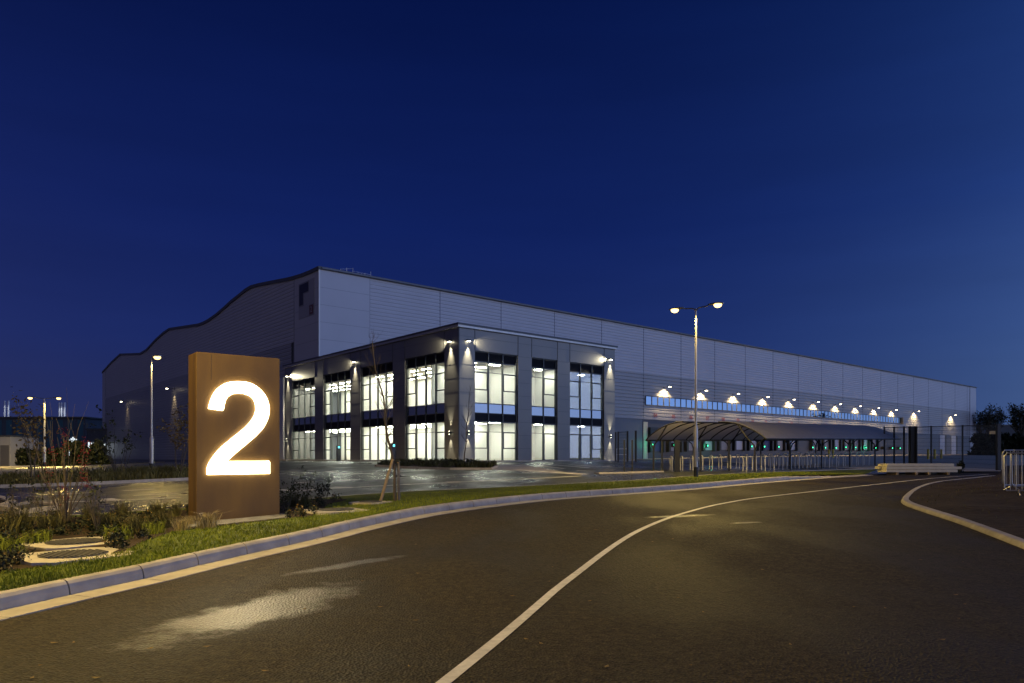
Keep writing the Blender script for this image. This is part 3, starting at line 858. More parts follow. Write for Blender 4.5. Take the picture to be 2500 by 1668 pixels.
pF = at(108.5, 58); hF = (1144 - 976) / F * 58
street_lamp(pF, hF, [(1.0, .15, 1.1), (-1.0, -.15, 1.1)], 'farthest twin headed street lamp at the left beside the pale service road', 2600, base_h=hF * .3, rad=.12)
# the lamp whose head glows at the top left corner of the frame
pN = Vector((-8.05, 9.0, GV(-8.05, 9.0)))
street_lamp(pN, 7.35 - pN.z, [(.95, .2, 1.0)], 'nearest street lamp, just beyond the left picture edge behind the verge', 3700, base_h=2.0, rad=.085)
# next lamp along the same road, behind the viewpoint
pB = Vector((7.5, -9.0, 0))
street_lamp(pB, 7.2, [(-.8, .3, 1.0)], 'street lamp behind the viewpoint on the right side of the road', 350, base_h=2.0, rad=.085)

# ------------------------------------------------------------------ warehouse
OM = C0 + U * .8 + V * 25.08
M0 = Vector((OM.x, OM.y, 0))
WH = empty('warehouse', (M0.x, M0.y, 0), ANG)
tag(WH, 'huge grey ribbed metal warehouse with a wavy roofline and numbered docks', 'warehouse')
LEN, DEP = 192.6, 106.8
def gab(px, py):
    rr = (px - CX) / F
    t = (M0.x - rr * M0.y) / (UY + rr * UX)
    D = M0.y + t * UX
    return t, CAMZ + (HY - py) / F * D
prof = [gab(*p) for p in [(779.6, 651), (758, 661), (736.4, 669.5), (718, 675), (702, 679), (660, 687), (635, 692), (614.3, 697.5), (600, 706), (587.5, 716.4), (565, 734), (548.7, 749.2), (528, 767), (510, 779.5), (498, 786), (486, 790.5), (450, 796), (414.7, 801.3), (400, 811), (380, 829), (358, 853), (343, 862), (318, 863), (294, 863.8), (272, 884), (249.4, 908.5)]]
prof[0] = (0, prof[0][1]); prof[-1] = (DEP, prof[-1][1])
HW = prof[0][1]
body = MB()
full = [(min(max(t, .12), DEP - .05), z - .25) for t, z in prof]
i68 = [k for k, (t, z) in enumerate(full) if t > 6.8][0]
body.prism([(.12, -1)] + full + [(DEP - .05, -1)], lambda x, y, t: (t, x, y), 6.2, LEN - .1)
body.prism([(6.8, -1), (6.8, lerp_table(full, 6.8))] + full[i68:] + [(DEP - .05, -1)], lambda x, y, t: (t, x, y), .12, 6.19)
body.prism([(.12, 11.0)] + full[:i68] + [(6.8, lerp_table(full, 6.8)), (6.8, 11.0)], lambda x, y, t: (t, x, y), .12, 6.19)
body.build('roof_and_core', M['clad_dk'], WH)
# horizontally ribbed cladding
def ribbed(name, a0, a1, z0, ztop, mt, face, pitch=.40, dep=.035, steps=1):
    """face 'front' runs along local x at y=0; 'gable' runs along local y at x=0. ztop is a function of the run"""
    mb = MB()
    runs = [a0 + (a1 - a0) * k / steps for k in range(steps + 1)]
    zmax = max(ztop(a) for a in runs)
    zs = []; z = z0
    while z < zmax:
        zs += [(z, 0), (z + pitch * .62, 0), (z + pitch * .72, dep), (z + pitch * .90, dep)]
        z += pitch
    zs.append((z, 0))
    f = (lambda a, d, z: (a, d, z)) if face == 'front' else (lambda a, d, z: (d, a, z))
    for k in range(steps):
        a, b = runs[k], runs[k + 1]; ta, tb = ztop(a), ztop(b)
        for (p, dp), (q, dq) in zip(zs, zs[1:]):
            if p >= ta and p >= tb: break
            q1, q2 = min(q, ta), min(q, tb)
            vs = [f(a, dp, min(p, ta)), f(b, dp, min(p, tb)), f(b, dq, q2), f(a, dq, q1)]
            mb.add(vs, [(0, 1, 2, 3) if face == 'front' else (3, 2, 1, 0)])
    return mb.build(name, mt, WH)
def ptop(t): return lerp_table(prof, t) - .2
FT = lambda a: HW - .25
CN = 5.7
ribbed('upper_cladding', CN, LEN - 4.8, 13.8, FT, M['clad_hi'], 'front')
ribbed('lower_cladding', CN, LEN - 4.8, 7.05, lambda a: 13.8, M['clad_lo'], 'front', pitch=.5, dep=.075)
ribbed('upper_cladding', 6.1, DEP - 3, 13.8, ptop, M['clad_hi'], 'gable', steps=60)
ribbed('lower_cladding', 6.85, DEP - 3, 1.0, lambda a: min(13.8, ptop(a)), M['clad_lo'], 'gable', steps=60)
fl = MB()
fl.box(-.02, CN, -.02, .1, 11.0, HW - .2); fl.build('corner_panel', M['clad_hi'], WH)
fl = MB(); fl.box(LEN - 4.8, LEN, -.02, .1, .9, HW - .2); fl.build('corner_panel', M['clad_hi'], WH); fl = MB()
fl.prism([(.1, 11.0), (6.1, 11.0), (6.1, ptop(6.1))] + [(t, z - .2) for t, z in reversed(prof) if .1 < t < 6.0] + [(.1, HW - .2)], lambda x, y, t: (t, x, y), -.02, .1)
fl.build('corner_panel', M['clad_hi'], WH); fl = MB()
fl.prism([(DEP - 3, .5), (DEP, .5), (DEP, ptop(DEP)), (DEP - 3, ptop(DEP - 3))], lambda x, y, t: (t, x, y), -.02, .1)
fl.build('corner_panel', M['clad_hi'], WH)
jt = MB(); z = 11.6
while z < HW - .6:
    jt.box(.1, CN - .05, -.024, -.018, z, z + .022); jt.box(-.024, -.018, .1, 6.0, z, z + .022); z += 1.75
for s in np.arange(CN, LEN - 5, 9.0): jt.box(s - .04, s + .04, -.012, .05, 7.05, HW - .2)
jt.box(LEN - 4.95, LEN - 4.75, -.05, .05, .9, HW - .2)
jt.box(-.03, .05, 6.02, 6.12, 11, ptop(6.1)); jt.box(-.03, .05, DEP - 3.1, DEP - 2.98, .5, ptop(DEP - 3))
jt.build('joint_strip', M['joint'], WH)
cf = MB(); cf.box(-.05, .08, -.05, .08, 11, HW - .1)
cf.build('corner_flashing', M['white'], WH)
# dark verge and eaves trim
tr = MB()
tr.box(-.14, LEN + .14, -.16, .3, HW - .26, HW + .02)
P = [(0, HW)] + prof[1:]
for (a, za), (b, zb) in zip(P, P[1:]):
    d = .15
    tr.add([(-d, a, za - .34), (-d, b, zb - .34), (-d, b, zb + .02), (-d, a, za + .02), (.5, a, za - .34), (.5, b, zb - .34), (.5, b, zb + .02), (.5, a, za + .02)],
           [(0, 1, 2, 3), (7, 6, 5, 4), (3, 2, 6, 7), (1, 0, 4, 5)])
tr.build('roof_trim', M['trim'], WH)
gu = MB(); gu.box(.2, LEN, -.30, -.16, HW - .20, HW - .06)
# band flashing under the cladding
gu.box(CN, LEN - 4.8, -.04, .06, 6.97, 7.05)
gu.build('gutter', M['joint'], WH)
# dock wall
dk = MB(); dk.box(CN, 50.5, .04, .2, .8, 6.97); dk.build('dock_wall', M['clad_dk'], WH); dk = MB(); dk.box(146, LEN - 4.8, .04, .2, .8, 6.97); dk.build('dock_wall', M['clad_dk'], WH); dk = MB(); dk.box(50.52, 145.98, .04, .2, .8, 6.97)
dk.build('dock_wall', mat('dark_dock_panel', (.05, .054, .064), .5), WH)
s_px = lambda px, e=0.0: ((-(M0.x) + (px - CX) / F * M0.y) + e * (-UY - UX * (px - CX) / F)) / (UX - UY * (px - CX) / F)
# door bays
dock_s = [53.4 + 4.41 * i for i in range(10)] + [101.8 + 4.35 * i for i in range(7)]
num = 4
def text_mesh(name, body_, size, mt, parent, loc, rot, ext=.01, align='CENTER'):
    cu = bpy.data.curves.new(name, 'FONT'); cu.body = body_; cu.size = size; cu.extrude = ext; cu.align_x = align; cu.align_y = 'CENTER'
    cu.resolution_u = 3
    tmp = bpy.data.objects.new(name, cu); COL.objects.link(tmp)
    dg = bpy.context.evaluated_depsgraph_get()
    me = bpy.data.meshes.new_from_object(tmp.evaluated_get(dg)); bpy.data.objects.remove(tmp)
    me.materials.clear(); me.materials.append(mt)
    o = bpy.data.objects.new(name, me); COL.objects.link(o); o.parent = parent; o.location = loc; o.rotation_euler = rot
    return o
wg = lambda s: G(M0.x + U.x * s, M0.y + U.y * s)
DOORC = {0: 'dockblue', 5: 'dockwhite', 6: 'dockwhite', 7: 'dockblue'}
for i, s in enumerate(dock_s):
    g0 = wg(s)
    m = MB(); m.box(s - 1.75, s - 1.3, -.55, .04, g0 + .9, g0 + 4.6); m.box(s + 1.3, s + 1.75, -.55, .04, g0 + .9, g0 + 4.6)
    m.box(s - 1.3, s + 1.3, -.55, .04, g0 + 4.1, g0 + 4.6)
    d = m.build('dock_shelter', M['black'], WH)
    n_ = MB(); n_.box(s - 1.29, s + 1.29, -.05, .035, g0 + 1.1, g0 + 4.09)
    for zz in (1.7, 2.3, 2.9, 3.5): n_.box(s - 1.29, s + 1.29, -.062, -.05, g0 + zz, g0 + zz + .03)
    n_.build('door_panel', M[DOORC.get(i, 'clad_lo' if i % 3 else 'dockwhite')], d)
    text_mesh('dock_number', '%02d' % (num + i), .85, M['numred'], WH, (s, -.05, 7.62), (R(90), 0, 0))
# level access doors near the office and yellow pilaster
pl = MB(); pl.box(50.6, 51.6, -.06, .04, 1.1, 6.6); pl.build('pilaster', M['slab'], WH)
for a_, b_2 in ((174, 177.2), (166, 169.4)): MB().box(a_, b_2, -.06, .03, 2.05, 6.9).build('doorway', M['dockwhite'], WH)
for a_, b_2 in ((177.4, 178.3), (169.6, 170.6)): MB().box(a_, b_2, -.1, .03, 2.05, 6.9).build('downpipe_cover', M['trim'], WH)
# ribbon window
s0, s1 = 51.1, 142.4; z0, z1 = 9.18, 10.38
rw = MB(); rw.box(s0 - .06, s1 + .06, -.09, .05, z0 - .06, z0); rw.box(s0 - .06, s1 + .06, -.09, .05, z1, z1 + .06)
npan = 65
for k in range(npan + 1):
    s = s0 + (s1 - s0) * k / npan; rw.box(s - .085, s + .085, -.10, .05, z0, z1)
win = rw.build('ribbon_window', M['trim'], WH)
gl = MB(); gl.box(s0, s1, -.06, -.05, z0, z1); gl.build('pane', M['ribbon'], win)
es = MB(); es.box(s1 + .08, s1 + .5, -.5, .02, z0 - .2, z1 + .1); es.build('window_end_fin', M['slab'], WH)
# logo on the gable corner panel
lg = MB(); lg.box(-.05, -.02, 1.0, 4.85, 16.0, 19.75); lg.build('logo_panel', M['logo_mark'], WH)
bpy.data.objects[ 'logo_panel'].data.materials[0] = M['clad_lo']
lg = MB(); lg.prism([(4.72, 17.25), (3.55, 17.25), (3.55, 18.5), (2.28, 18.5), (2.28, 19.7), (4.72, 19.7)], lambda x, y, t: (t, x, y), -.075, -.052)
lg.build('logo_outline', M['logo_pale'], WH)
lg = MB(); lg.prism([(4.6, 17.4), (3.68, 17.4), (3.68, 18.6), (2.4, 18.6), (2.4, 19.57), (4.6, 19.57)], lambda x, y, t: (t, x, y), -.095, -.077)
lg.build('logo_mark', M['logo_dark'], WH)
lg = MB(); lg.box(-.075, -.052, 1.1, 2.2, 16.02, 17.15); lg.build('logo_outline', M['logo_pale'], WH)
lg = MB(); lg.box(-.095, -.077, 1.2, 2.1, 16.12, 17.05); lg.build('number_plate', M['logo_red'], WH)
text_mesh('gable_numeral', '2', .85, M['logo_mark'], WH, (-.10, 1.65, 16.58), (R(90), 0, R(-90)))
# roof access guard rails above the corner
rl = empty('roof_guard_rail', (0, 0, 0)); tag(rl, 'thin white guard rail on the roof near the front corner', 'guard rail')
rl.location = M0 + U * 1.0 + Vector((0, 0, HW - .05)); rl.rotation_euler = (0, 0, ANG)
rr_ = MB()
for s, h in ((1.5, .3), (2.2, .55), (2.9, .65), (3.5, .3), (3.9, .25), (4.3, .35), (5.0, .6)): rr_.tube([(s, .3, -.1), (s, .3, h)], .025, 6)
rr_.build('post', M['white'], rl)
q_ = MB(); q_.tube([(1.5, .3, .28), (2.9, .3, .58), (2.9, .3, .32), (5.0, .3, .28)], .014, 5); q_.build('rail', M['white'], rl)

# ------------------------------------------------------------------ wall floodlights on the warehouse
ordw = ['first', 'second', 'third', 'fourth', 'fifth', 'sixth', 'seventh', 'eighth', 'ninth', 'tenth', 'eleventh', 'twelfth']
def flood(loc, rz, label, power=1500, e=1.0, grp='floodlights on the long front wall', sp=130):
    t = empty('wall_floodlight', loc, rz); tag(t, label, 'floodlight', grp)
    a = MB(); a.tube([(0, 0, 0), (0, -e * .5, .05), (0, -e, .10)], .028, 6); a.box(-.07, .07, -.02, .03, -.1, .1); a.build('bracket', M['black'], t)
    h = MB()
    h.prism([(-.22, .12), (.18, .12), (.22, .02), (.05, -.04), (-.22, -.02)], lambda x, y, q: (q, -e + x, y + .05), -.2, .2)
    hd = h.build('housing', M['black'], t)
    l = MB(); l.prism([(-.20, -.022), (.05, -.042), (.04, -.085), (-.19, -.10)], lambda x, y, q: (q, -e + x, y + .05), -.17, .17)
    l.build('lens', M['lensw'], hd)
    spot('flood_light', (0, -.70, .0), (0, .06, -1), power, sp, .7, FLOOD, t, .06)
    return t
for i, px in enumerate([1634, 1723, 1802, 1874, 1938, 1997.3, 2051, 2099.7, 2144.5, 2187.5, 2242.6, 2331.6]):
    s = s_px(px, 1.0) if False else None
    rr = (px - CX) / F
    # head stands 1.0 m out from the wall: solve for the run along the wall
    e = 1.0; X0 = M0.x + e * UY; Y0 = M0.y - e * UX
    s = (rr * Y0 - X0) / (UX - rr * UY)
    zz = 12.05 if i < 10 else (11.95 if i == 10 else 12.9)
    if i >= 10: zz = CAMZ + (HY - (1005 if i == 10 else 1014)) / F * (M0.y + UY * s)
    else: zz = 11.95
    flood(M0 + U * s + Vector((0, 0, zz)), ANG, '%s wall floodlight from the glass office along the long front wall' % ordw[i], 3000)
for i, (px, py) in enumerate([(297, 981), (409, 949)]):
    rr = (px - CX) / F
    e = 1.0; X0 = M0.x - e * UX; Y0 = M0.y - e * UY
    t_ = (X0 - rr * Y0) / (UY + rr * UX); D = Y0 + t_ * UX
    flood(M0 + V * t_ + Vector((0, 0, CAMZ + (HY - py) / F * D)), ANG - R(90), ['wall floodlight on the dark gable nearest its far left corner', 'wall floodlight on the dark gable just left of the numeral sign'][i], [260, 600][i], grp='floodlights on the gable wall', sp=70)
# green dock signals
for i, px in enumerate([1585, 1638, 1720, 1828, 1859, 1894, 1924, 1977, 2008, 2034, 2058, 2082, 2107, 2131, 2152, 2172, 2191]):
    rr = (px - CX) / F
    s = (rr * M0.y - M0.x) / (UX - rr * UY)
    g0 = 3.25 if s < 110 else 3.4
    t = empty('dock_signal', M0 + U * s + V * -.62 + Vector((0, 0, g0)), ANG)
    tag(t, ['green dock signal glowing at the left end of the dock row', 'green dock signal behind the near end of the bike shelter', 'green dock signal seen just right of the twin lamp post'][i] if i < 3 else 'small green signal lamp glowing between the dock doors behind the bike shelter', 'signal lamp', 'green dock signals')
    h = MB(); h.box(-.16, .16, .02, .6, -.32, .32); h.build('housing', M['black'], t)
    l = MB(); l.lathe([(.13, 0), (.13, .03), (.08, .06), (.003, .07)], (0, 0, 0), 12)
    l.v = [(x, -z + .02, y) for x, y, z in l.v]
    l.build('lens', M['greenl'], t)
    if i in (0, 2, 12):
        pl = bpy.data.lights.new('signal_light', 'POINT'); pl.energy = 60; pl.color = (.05, 1, .45); pl.shadow_soft_size = .1
        po = bpy.data.objects.new('signal_light', pl); COL.objects.link(po); po.parent = t; po.location = (0, -.5, 0)

# ------------------------------------------------------------------ office block
OF = empty('office_block', C0, ANG)
tag(OF, 'two storey glazed grey office block, brightly lit inside, at the warehouse corner', 'office building')
OW, OD, OH = 17.0, 31.8, 10.16
GT, SIL, SPB, LVB = 7.53, 4.40, 3.67, 3.02; LVT = 8.30
fb = [(1.48, 5.71, 3), (7.15, 9.99, 2), (11.42, 15.62, 3)]
sb = [(1.85 + 7.5 * k, 7.45 + 7.5 * k, 4) for k in range(4)]
RE = .20     # recess of the glazing
def fmap(face):
    # (run, depth inward, z) -> office local
    if face == 'front': return lambda a, d, z: (a, d, z)
    return lambda a, d, z: (d, a, z)
def fbox(mb, face, a0, a1, d0, d1, z0, z1):
    if face == 'front': mb.box(a0, a1, d0, d1, z0, z1)
    else: mb.box(d0, d1, a0, a1, z0, z1)
for face, bays, run in (('front', fb, OW), ('side', sb, OD)):
    st = 0.06 if face == 'front' else 0.06
    cur = st; k = 0
    piers = []
    for (a, b, n) in bays: piers.append((cur, a)); cur = b
    piers.append((cur, run))
    for a, b in piers:
        m = MB(); fbox(m, face, a, b, 0, RE + .12, -.05, OH - .35)
        m.build('pier', M['offpan'], OF)
    for (a, b, n) in bays:
        fa = MB(); fbox(fa, face, a, b, .004, RE + .12, LVT, OH - .35); fa.build('fascia_panel', M['offpan'], OF)
    # panel joints
    j = MB()
    for a, b in piers:
        z = 1.0
        while z < OH - .5: fbox(j, face, a + .02, b - .02, -.006, 0, z, z + .02); z += 1.03
    for (a, b, n) in bays:
        fbox(j, face, a, b, -.004, .004, LVT + .95, LVT + .97)
        fbox(j, face, a - .03, a + .02, -.02, .01, LVT - .02, OH - .36); fbox(j, face, b - .02, b + .03, -.02, .01, LVT - .02, OH - .36)
    j.build('joint_strip', M['offdk'], OF)
    for bi, (a, b, n) in enumerate(bays):
        w = (b - a) / n
        wd = MB()
        g0, g1 = RE - .04, RE + .08
        xs = [a + w * k for k in range(n + 1)]
        for k, x in enumerate(xs):
            hw = .035 if 0 < k < n else .05
            c = min(max(x, a + .05), b - .05)
            fbox(wd, face, c - hw, c + hw, g0 - .03, g1 + .02, 0.03, LVT)
        for z, hh in ((.05, .05), (LVB, .04), (SPB, .025), (SIL, .035), (GT, .035), (LVT - .03, .03)):
            fbox(wd, face, a + .02, b - .02, g0, g1, z - hh, z + hh)
        for base, T0, S0 in ((0.0, 2.26, .98), (SIL, 6.75, 5.39)):
            fbox(wd, face, a + .02, b - .02, g0 + .012, g1 - .03, T0 - .018, T0 + .018)
        window = wd.build('window', M['frame'], OF)
        # opening lights with thick sashes
        if n == 4: cols = (0, 3)
        elif n == 3: cols = (0, 2)
        else: cols = (1,)
        for col in cols:
            x0, x1 = xs[col] + .03, xs[col + 1] - .03
            for lo, hi in ((.98, 2.26), (5.39, 6.75)):
                sash = MB()
                if bi == 1 and face == 'front' and lo < 2: lo, hi = .07, 2.26
                if bi == 2 and face == 'front' and lo < 2 and col == 0: lo, hi = .07, 2.26
                t = .075
                d0, d1 = g0 - .02, g1 - .02
                fbox(sash, face, x0, x0 + t, d0, d1, lo, hi); fbox(sash, face, x1 - t, x1, d0, d1, lo, hi)
                fbox(sash, face, x0 + t, x1 - t, d0, d1, lo, lo + t); fbox(sash, face, x0 + t, x1 - t, d0, d1, hi - t, hi)
                sash.build('door_frame' if lo < .1 else 'sash', M['frame'], window)
        if bi == 2 and face == 'front':
            sash = MB(); x0, x1 = xs[1] + .03, xs[2] - .03
            fbox(sash, face, x0, x0 + .09, g0 - .02, g1, .07, 2.26); fbox(sash, face, x1 - .09, x1, g0 - .02, g1, .07, 2.26)
            fbox(sash, face, x0 + .09, x1 - .09, g0 - .02, g1, 2.17, 2.26); fbox(sash, face, x0 + .09, x1 - .09, g0 - .02, g1, .07, .15)
            sash.build('door_frame', M['frame'], window)
        for zlo, zhi in ((.06, LVB), (SIL, GT)):
            pn = MB()
            fbox(pn, face, a + .03, b - .03, RE + .018, RE + .026, zlo, zhi)
            pn.build('pane', M['glassb'] if (bi == 2 and face == 'front') else M['glass'], window)
        spn = MB(); fbox(spn, face, a + .03, b - .03, RE - .002, RE + .05, SPB, SIL); spn.build('spandrel', M['spandrel'], window)
        for zlo, zhi in ((LVB + .04, SPB - .02), (GT + .04, LVT - .06)):
            lv = MB(); z = zlo
            while z < zhi - .05:
                if face == 'front': lv.add([(a + .03, RE - .03, z), (b - .03, RE - .03, z), (b - .03, RE + .04, z + .075), (a + .03, RE + .04, z + .075)], [(0, 1, 2, 3)])
                else: lv.add([(RE - .03, a + .03, z), (RE - .03, b - .03, z), (RE + .04, b - .03, z + .075), (RE + .04, a + .03, z + .075)], [(3, 2, 1, 0)])
                z += .08
            fbox(lv, face, a + .03, b - .03, RE + .042, RE + .06, zlo - .02, zhi)
            lv.build('louvre', M['louvre'], window)
# door hardware on bay two
hwk = MB()
for z in (.15, 1.75, 2.1): hwk.box(9.93, 9.97, .14, .20, z, z + .1)
hwk.build('door_hinge', M['galv'], OF)
# corner post and roof
cp = MB(); cp.box(-.02, .06, -.02, .06, -.05, OH - .35); cp.build('corner_post', M['offdk'], OF)
rf = MB(); rf.box(-.22, OW + .16, -.22, OD + .05, OH - .14, OH); rf.box(-.02, OW, -.02, OD, OH - .35, OH - .14)
rf.build('roof', M['offdk'], OF)
rs = MB(); rs.box(-.17, OW + .1, -.17, -.022, OH - .30, OH - .145); rs.box(-.17, -.022, -.022, OD, OH - .30, OH - .145)
rs.build('soffit', M['galv'], OF)
# the other walls
ow = MB(); ow.box(OW - .3, OW - .01, RE + .14, 25.0, -.05, OH - .36); ow.box(.0, 3.0, OD - .3, OD - .01, -.05, OH - .36); ow.build('rear_wall', M['offpan'], OF)
en = MB(); en.box(-.15, .5, OD + .06, OD + 1.1, -.3, OH - 1.3); en.build('end_pier', M['clad_hi'], OF)
# interior
class Each:            # every box becomes a part of its own
    def __init__(self, name, m): self.n = name; self.m = m
    def box(self, *a): MB().box(*a).build(self.n, self.m, OF)
ii = Each('floor_slab', M['ifloor'])
ii.box(.5, 16.6, .5, OD - .4, .0, .05); ii.box(.5, 16.6, .5, OD - .4, SPB - .05, SPB + .3)
cc = Each('ceiling', M['iceil'])
cc.box(.5, 16.6, .5, OD - .4, 3.06, 3.10); cc.box(.5, 16.6, .5, OD - .4, 7.62, 7.66)
iw = Each('interior_wall', M['iwall'])
for z0_, z1_ in ((.05, 3.06), (SPB + .3, 7.62)):
    iw.box(6.35, 6.5, 4.4, OD - .5, z0_, z1_)                       # back wall behind the side windows
    iw.box(6.35, 6.5, .5, 4.25, z0_, z1_)
    iw.box(.52, 6.35, 4.25, 4.4, z0_, z1_)                           # wall behind front bay one
    iw.box(10.55, 10.7, .5, 9.0, z0_, z1_)                           # stair room
    iw.box(6.5, 10.55, 3.4, 3.55, z0_, z1_)
    iw.box(10.7, 16.6, 9.0, 9.15, z0_, z1_)
    iw.box(.52, 6.35, 15.7, 15.85, z0_, z1_)
    for y in (8.4, 15.9, 23.4): iw.box(.55, 1.0, y - .25, y + .25, z0_, z1_)
# things seen through the glass: red and green wall panels, stair, rail
vb = MB(); vb.box(6.25, 6.34, 18.6, 20.2, .05, 2.0); vb.build('notice_panel', M['galv'], OF)
rb = MB(); rb.box(6.20, 6.24, 18.6, 20.2, .95, 1.35); rb.build('notice_stripe', mat('orange_stripe', (.7, .12, .03), .6), OF)
stc = MB()
for k in range(12): stc.box(7.0 + .0, 8.1, 2.6 - .0, 3.3, .05 + .17 * k, .05 + .17 * (k + 1)) if False else stc.box(6.6 + .27 * (0), 8.5 - .16 * k, 2.55, 3.35, .05 + .17 * k, .05 + .17 * (k + 1))
stc.build('stair', M['plate'], OF)
hr = MB(); hr.tube([(6.6, 2.2, 2.3), (7.7, 2.2, 1.25), (8.3, 2.2, 1.25), (8.3, 2.2, 1.05)], .03, 6); hr.tube([(7.2, 2.2, 5.3), (8.0, 2.2, 5.3)], .03, 6)
hr.tube([(8.0, 2.2, 1.25), (8.0, 3.4, 1.2)], .015, 5)
hr.build('handrail', M['brown'], OF)
rp = MB(); rp.box(13.0, 13.7, 6.0, 6.1, 1.0, 1.6); rp.build('red_notice', M['redplate'], OF)
# luminous ceiling panels: office grid
lp = Each('light_panel', M['ilight'])
for z in (3.03, 7.59):
    for y in np.arange(1.6, 4.2, 1.8):
        for x in (2.2, 4.6): lp.box(x - .5, x + .5, y - .15, y + .15, z, z + .025)
    for y in np.arange(5.3, OD - 1, 1.9):
        for x in (1.9, 3.5, 5.1): lp.box(x - .15, x + .15, y - .5, y + .5, z, z + .025)
    for x in (7.6, 9.4): lp.box(x - .3, x + .3, 1.4, 1.9, z, z + .025)
for z in (3.03, 7.59):
    for x in (12.2, 14.8):
        for y in (2.0, 4.4, 6.8): MB().lathe([(.28, z), (.28, z + .02), (.01, z + .02)], (x, y, 0), 16).build('round_light', M['ilight'], OF)

# bulkhead lights on the office piers
def bulkhead(face, a, z, label, kind):
    loc = (a, -.02) if face == 'front' else (-.02, a)
    p = C0 + U * loc[0] + V * loc[1] + Vector((0, 0, z))
    t = empty('wall_light', p, ANG if face == 'front' else ANG - R(90))
    tag(t, label, 'wall light', 'lights on the office piers')
    # local -y points out of the wall
    h = MB()
    if kind == 'updown':
        h.tube([(0, -.13, -.11), (0, -.13, .11)], .055, 10); h.box(-.04, .04, -.10, .02, -.04, .04)
        h.build('housing', M['black'], t)
        l = MB(); l.tube([(0, -.13, .112), (0, -.13, .118)], .045, 10); l.tube([(0, -.13, -.118), (0, -.13, -.112)], .045, 10)
        l.build('lens', M['bulk'], t)
        spot('up_light', (0, -.14, .13), (0, .02, 1), 800, 46, 1.0, PALE, t, .03)
        spot('down_light', (0, -.14, -.13), (0, .02, -1), 800, 50, 1.0, PALE, t, .03)
    else:
        sx = 1 if kind == 'right' else -1
        h.prism([(-.16, .05), (.16, .05), (.12, -.05), (-.12, -.05)], lambda x, y, q: (x, q, y), -.22, .02)
        h.build('housing', M['black'], t)
        l = MB(); l.box(-.11, .11, -.19, -.05, -.085, -.052); l.build('lens', M['bulk'], t)
        spot('down_light', (0, -.15, -.10), (0, .012, -1), 3600, 46, 1.0, PALE, t, .03)
        spot('side_light', (sx * .2, -.20, 0.0), (sx * 1, .10, -.14), 700, 62, 1.0, PALE, t, .05)
    return t
bulkhead('front', .80, 8.95, 'top wall light on the front corner pier, right of the building edge', 'right')
bulkhead('side', 1.0, 8.95, 'top wall light on the side pier, left of the building edge', 'right' if False else 'left')
bulkhead('side', 15.9, 8.95, 'top wall light on the middle pier of the side face', 'left')
bulkhead('side', 30.9, 8.95, 'top wall light on the farthest side pier beside the numeral sign', 'right')
bulkhead('front', 16.35, 8.95, 'top wall light on the right end pier of the office', 'left')
bulkhead('front', .80, 2.15, 'low up and down wall light on the front corner pier', 'updown')
bulkhead('side', 1.0, 2.15, 'low up and down wall light left of the building edge', 'updown')
bulkhead('front', 16.35, 2.15, 'low up and down wall light on the right end pier', 'updown')
bulkhead('side', 30.9, 2.15, 'low up and down wall light on the farthest side pier', 'updown')

# ------------------------------------------------------------------ bike shelters
B0 = Vector(((1870 - CX) / F * 35.2, 35.2, 0))
def SLc(u, w): return B0 + U * u + V * w
def shelter(name, u0, nb, w_low, w_high, z_low, z_high, label, pitch=1.15):
    org = SLc(u0, 0); gz = G(org.x, org.y) 
    t = empty(name, (org.x, org.y, gz), ANG); tag(t, label, 'bike shelter', 'curved bike shelters')
    sg = 1 if w_high > w_low else -1
    W_ = abs(w_high - w_low)
    slope = lambda u: G(*(SLc(u0 + u, w_low).xy)) - gz
    def arc(k, off=0):
        th = k * R(78)           # from the low, steep edge to the nearly flat top
        x = 1 - math.cos(th) ** 1.0
        c = 1 - math.cos(R(78))
        return w_low + sg * W_ * (1 - math.cos(th)) / c if False else (w_low + sg * W_ * (k ** 1.12), z_low + (z_high - z_low) * math.sin(k * math.pi / 2) ** .92 + off)
    n = 10; Lt = nb * pitch
    rf = MB()
    for b in range(nb):
        ua, ub = b * pitch + .012, (b + 1) * pitch - .012
        for k in range(n):
            (w0, z0_), (w1, z1_) = arc(k / n), arc((k + 1) / n)
            ga, gb = slope(ua), slope(ub)
            rf.add([(ua, w0, z0_ + ga), (ub, w0, z0_ + gb), (ub, w1, z1_ + gb), (ua, w1, z1_ + ga), (ua, w0, z0_ + ga + .012), (ub, w0, z0_ + gb + .012), (ub, w1, z1_ + gb + .012), (ua, w1, z1_ + ga + .012)],
                   [(3, 2, 1, 0), (4, 5, 6, 7), (0, 1, 5, 4), (2, 3, 7, 6), (1, 2, 6, 5), (3, 0, 4, 7)])
    rf.build('roof_sheet', M['poly'], t, smooth=True)
    for b in range(nb + 1):
        u = b * pitch; g = slope(u)
        m = MB(); m.tube([(u, arc(k / n)[0], arc(k / n)[1] + g - .03) for k in range(n + 1)], .030, 6)
        m.build('rib', M['brown'], t)
    for k, off in ((0, -.04), (1.0, -.03)):
        e = MB(); w0, z0_ = arc(k)
        e.tube([(0, w0, z0_ + off + slope(0)), (Lt, w0, z0_ + off + slope(Lt))], .045, 6)
        e.build('eaves_beam', M['brown'], t)
    for b in range(0, nb + 1, 3):
        u = b * pitch; g = slope(u)
        wf = w_low + sg * W_ * .22
        m = MB(); m.tube([(u, wf, g - .1), (u, wf, g + 1.0), (u, wf + sg * .05, g + 1.35), (u, wf + sg * W_ * .18, g + 1.75), (u, arc(.62)[0], arc(.62)[1] + g - .04)], [.045, .045, .042, .038, .034], 7)
        m.tube([(u, wf, g + 1.1), (u, wf - sg * .12, g + 1.4), (u, arc(.03)[0], arc(.03)[1] + g - .05)], .032, 6)
        m.build('post', M['brown'], t)
    return t
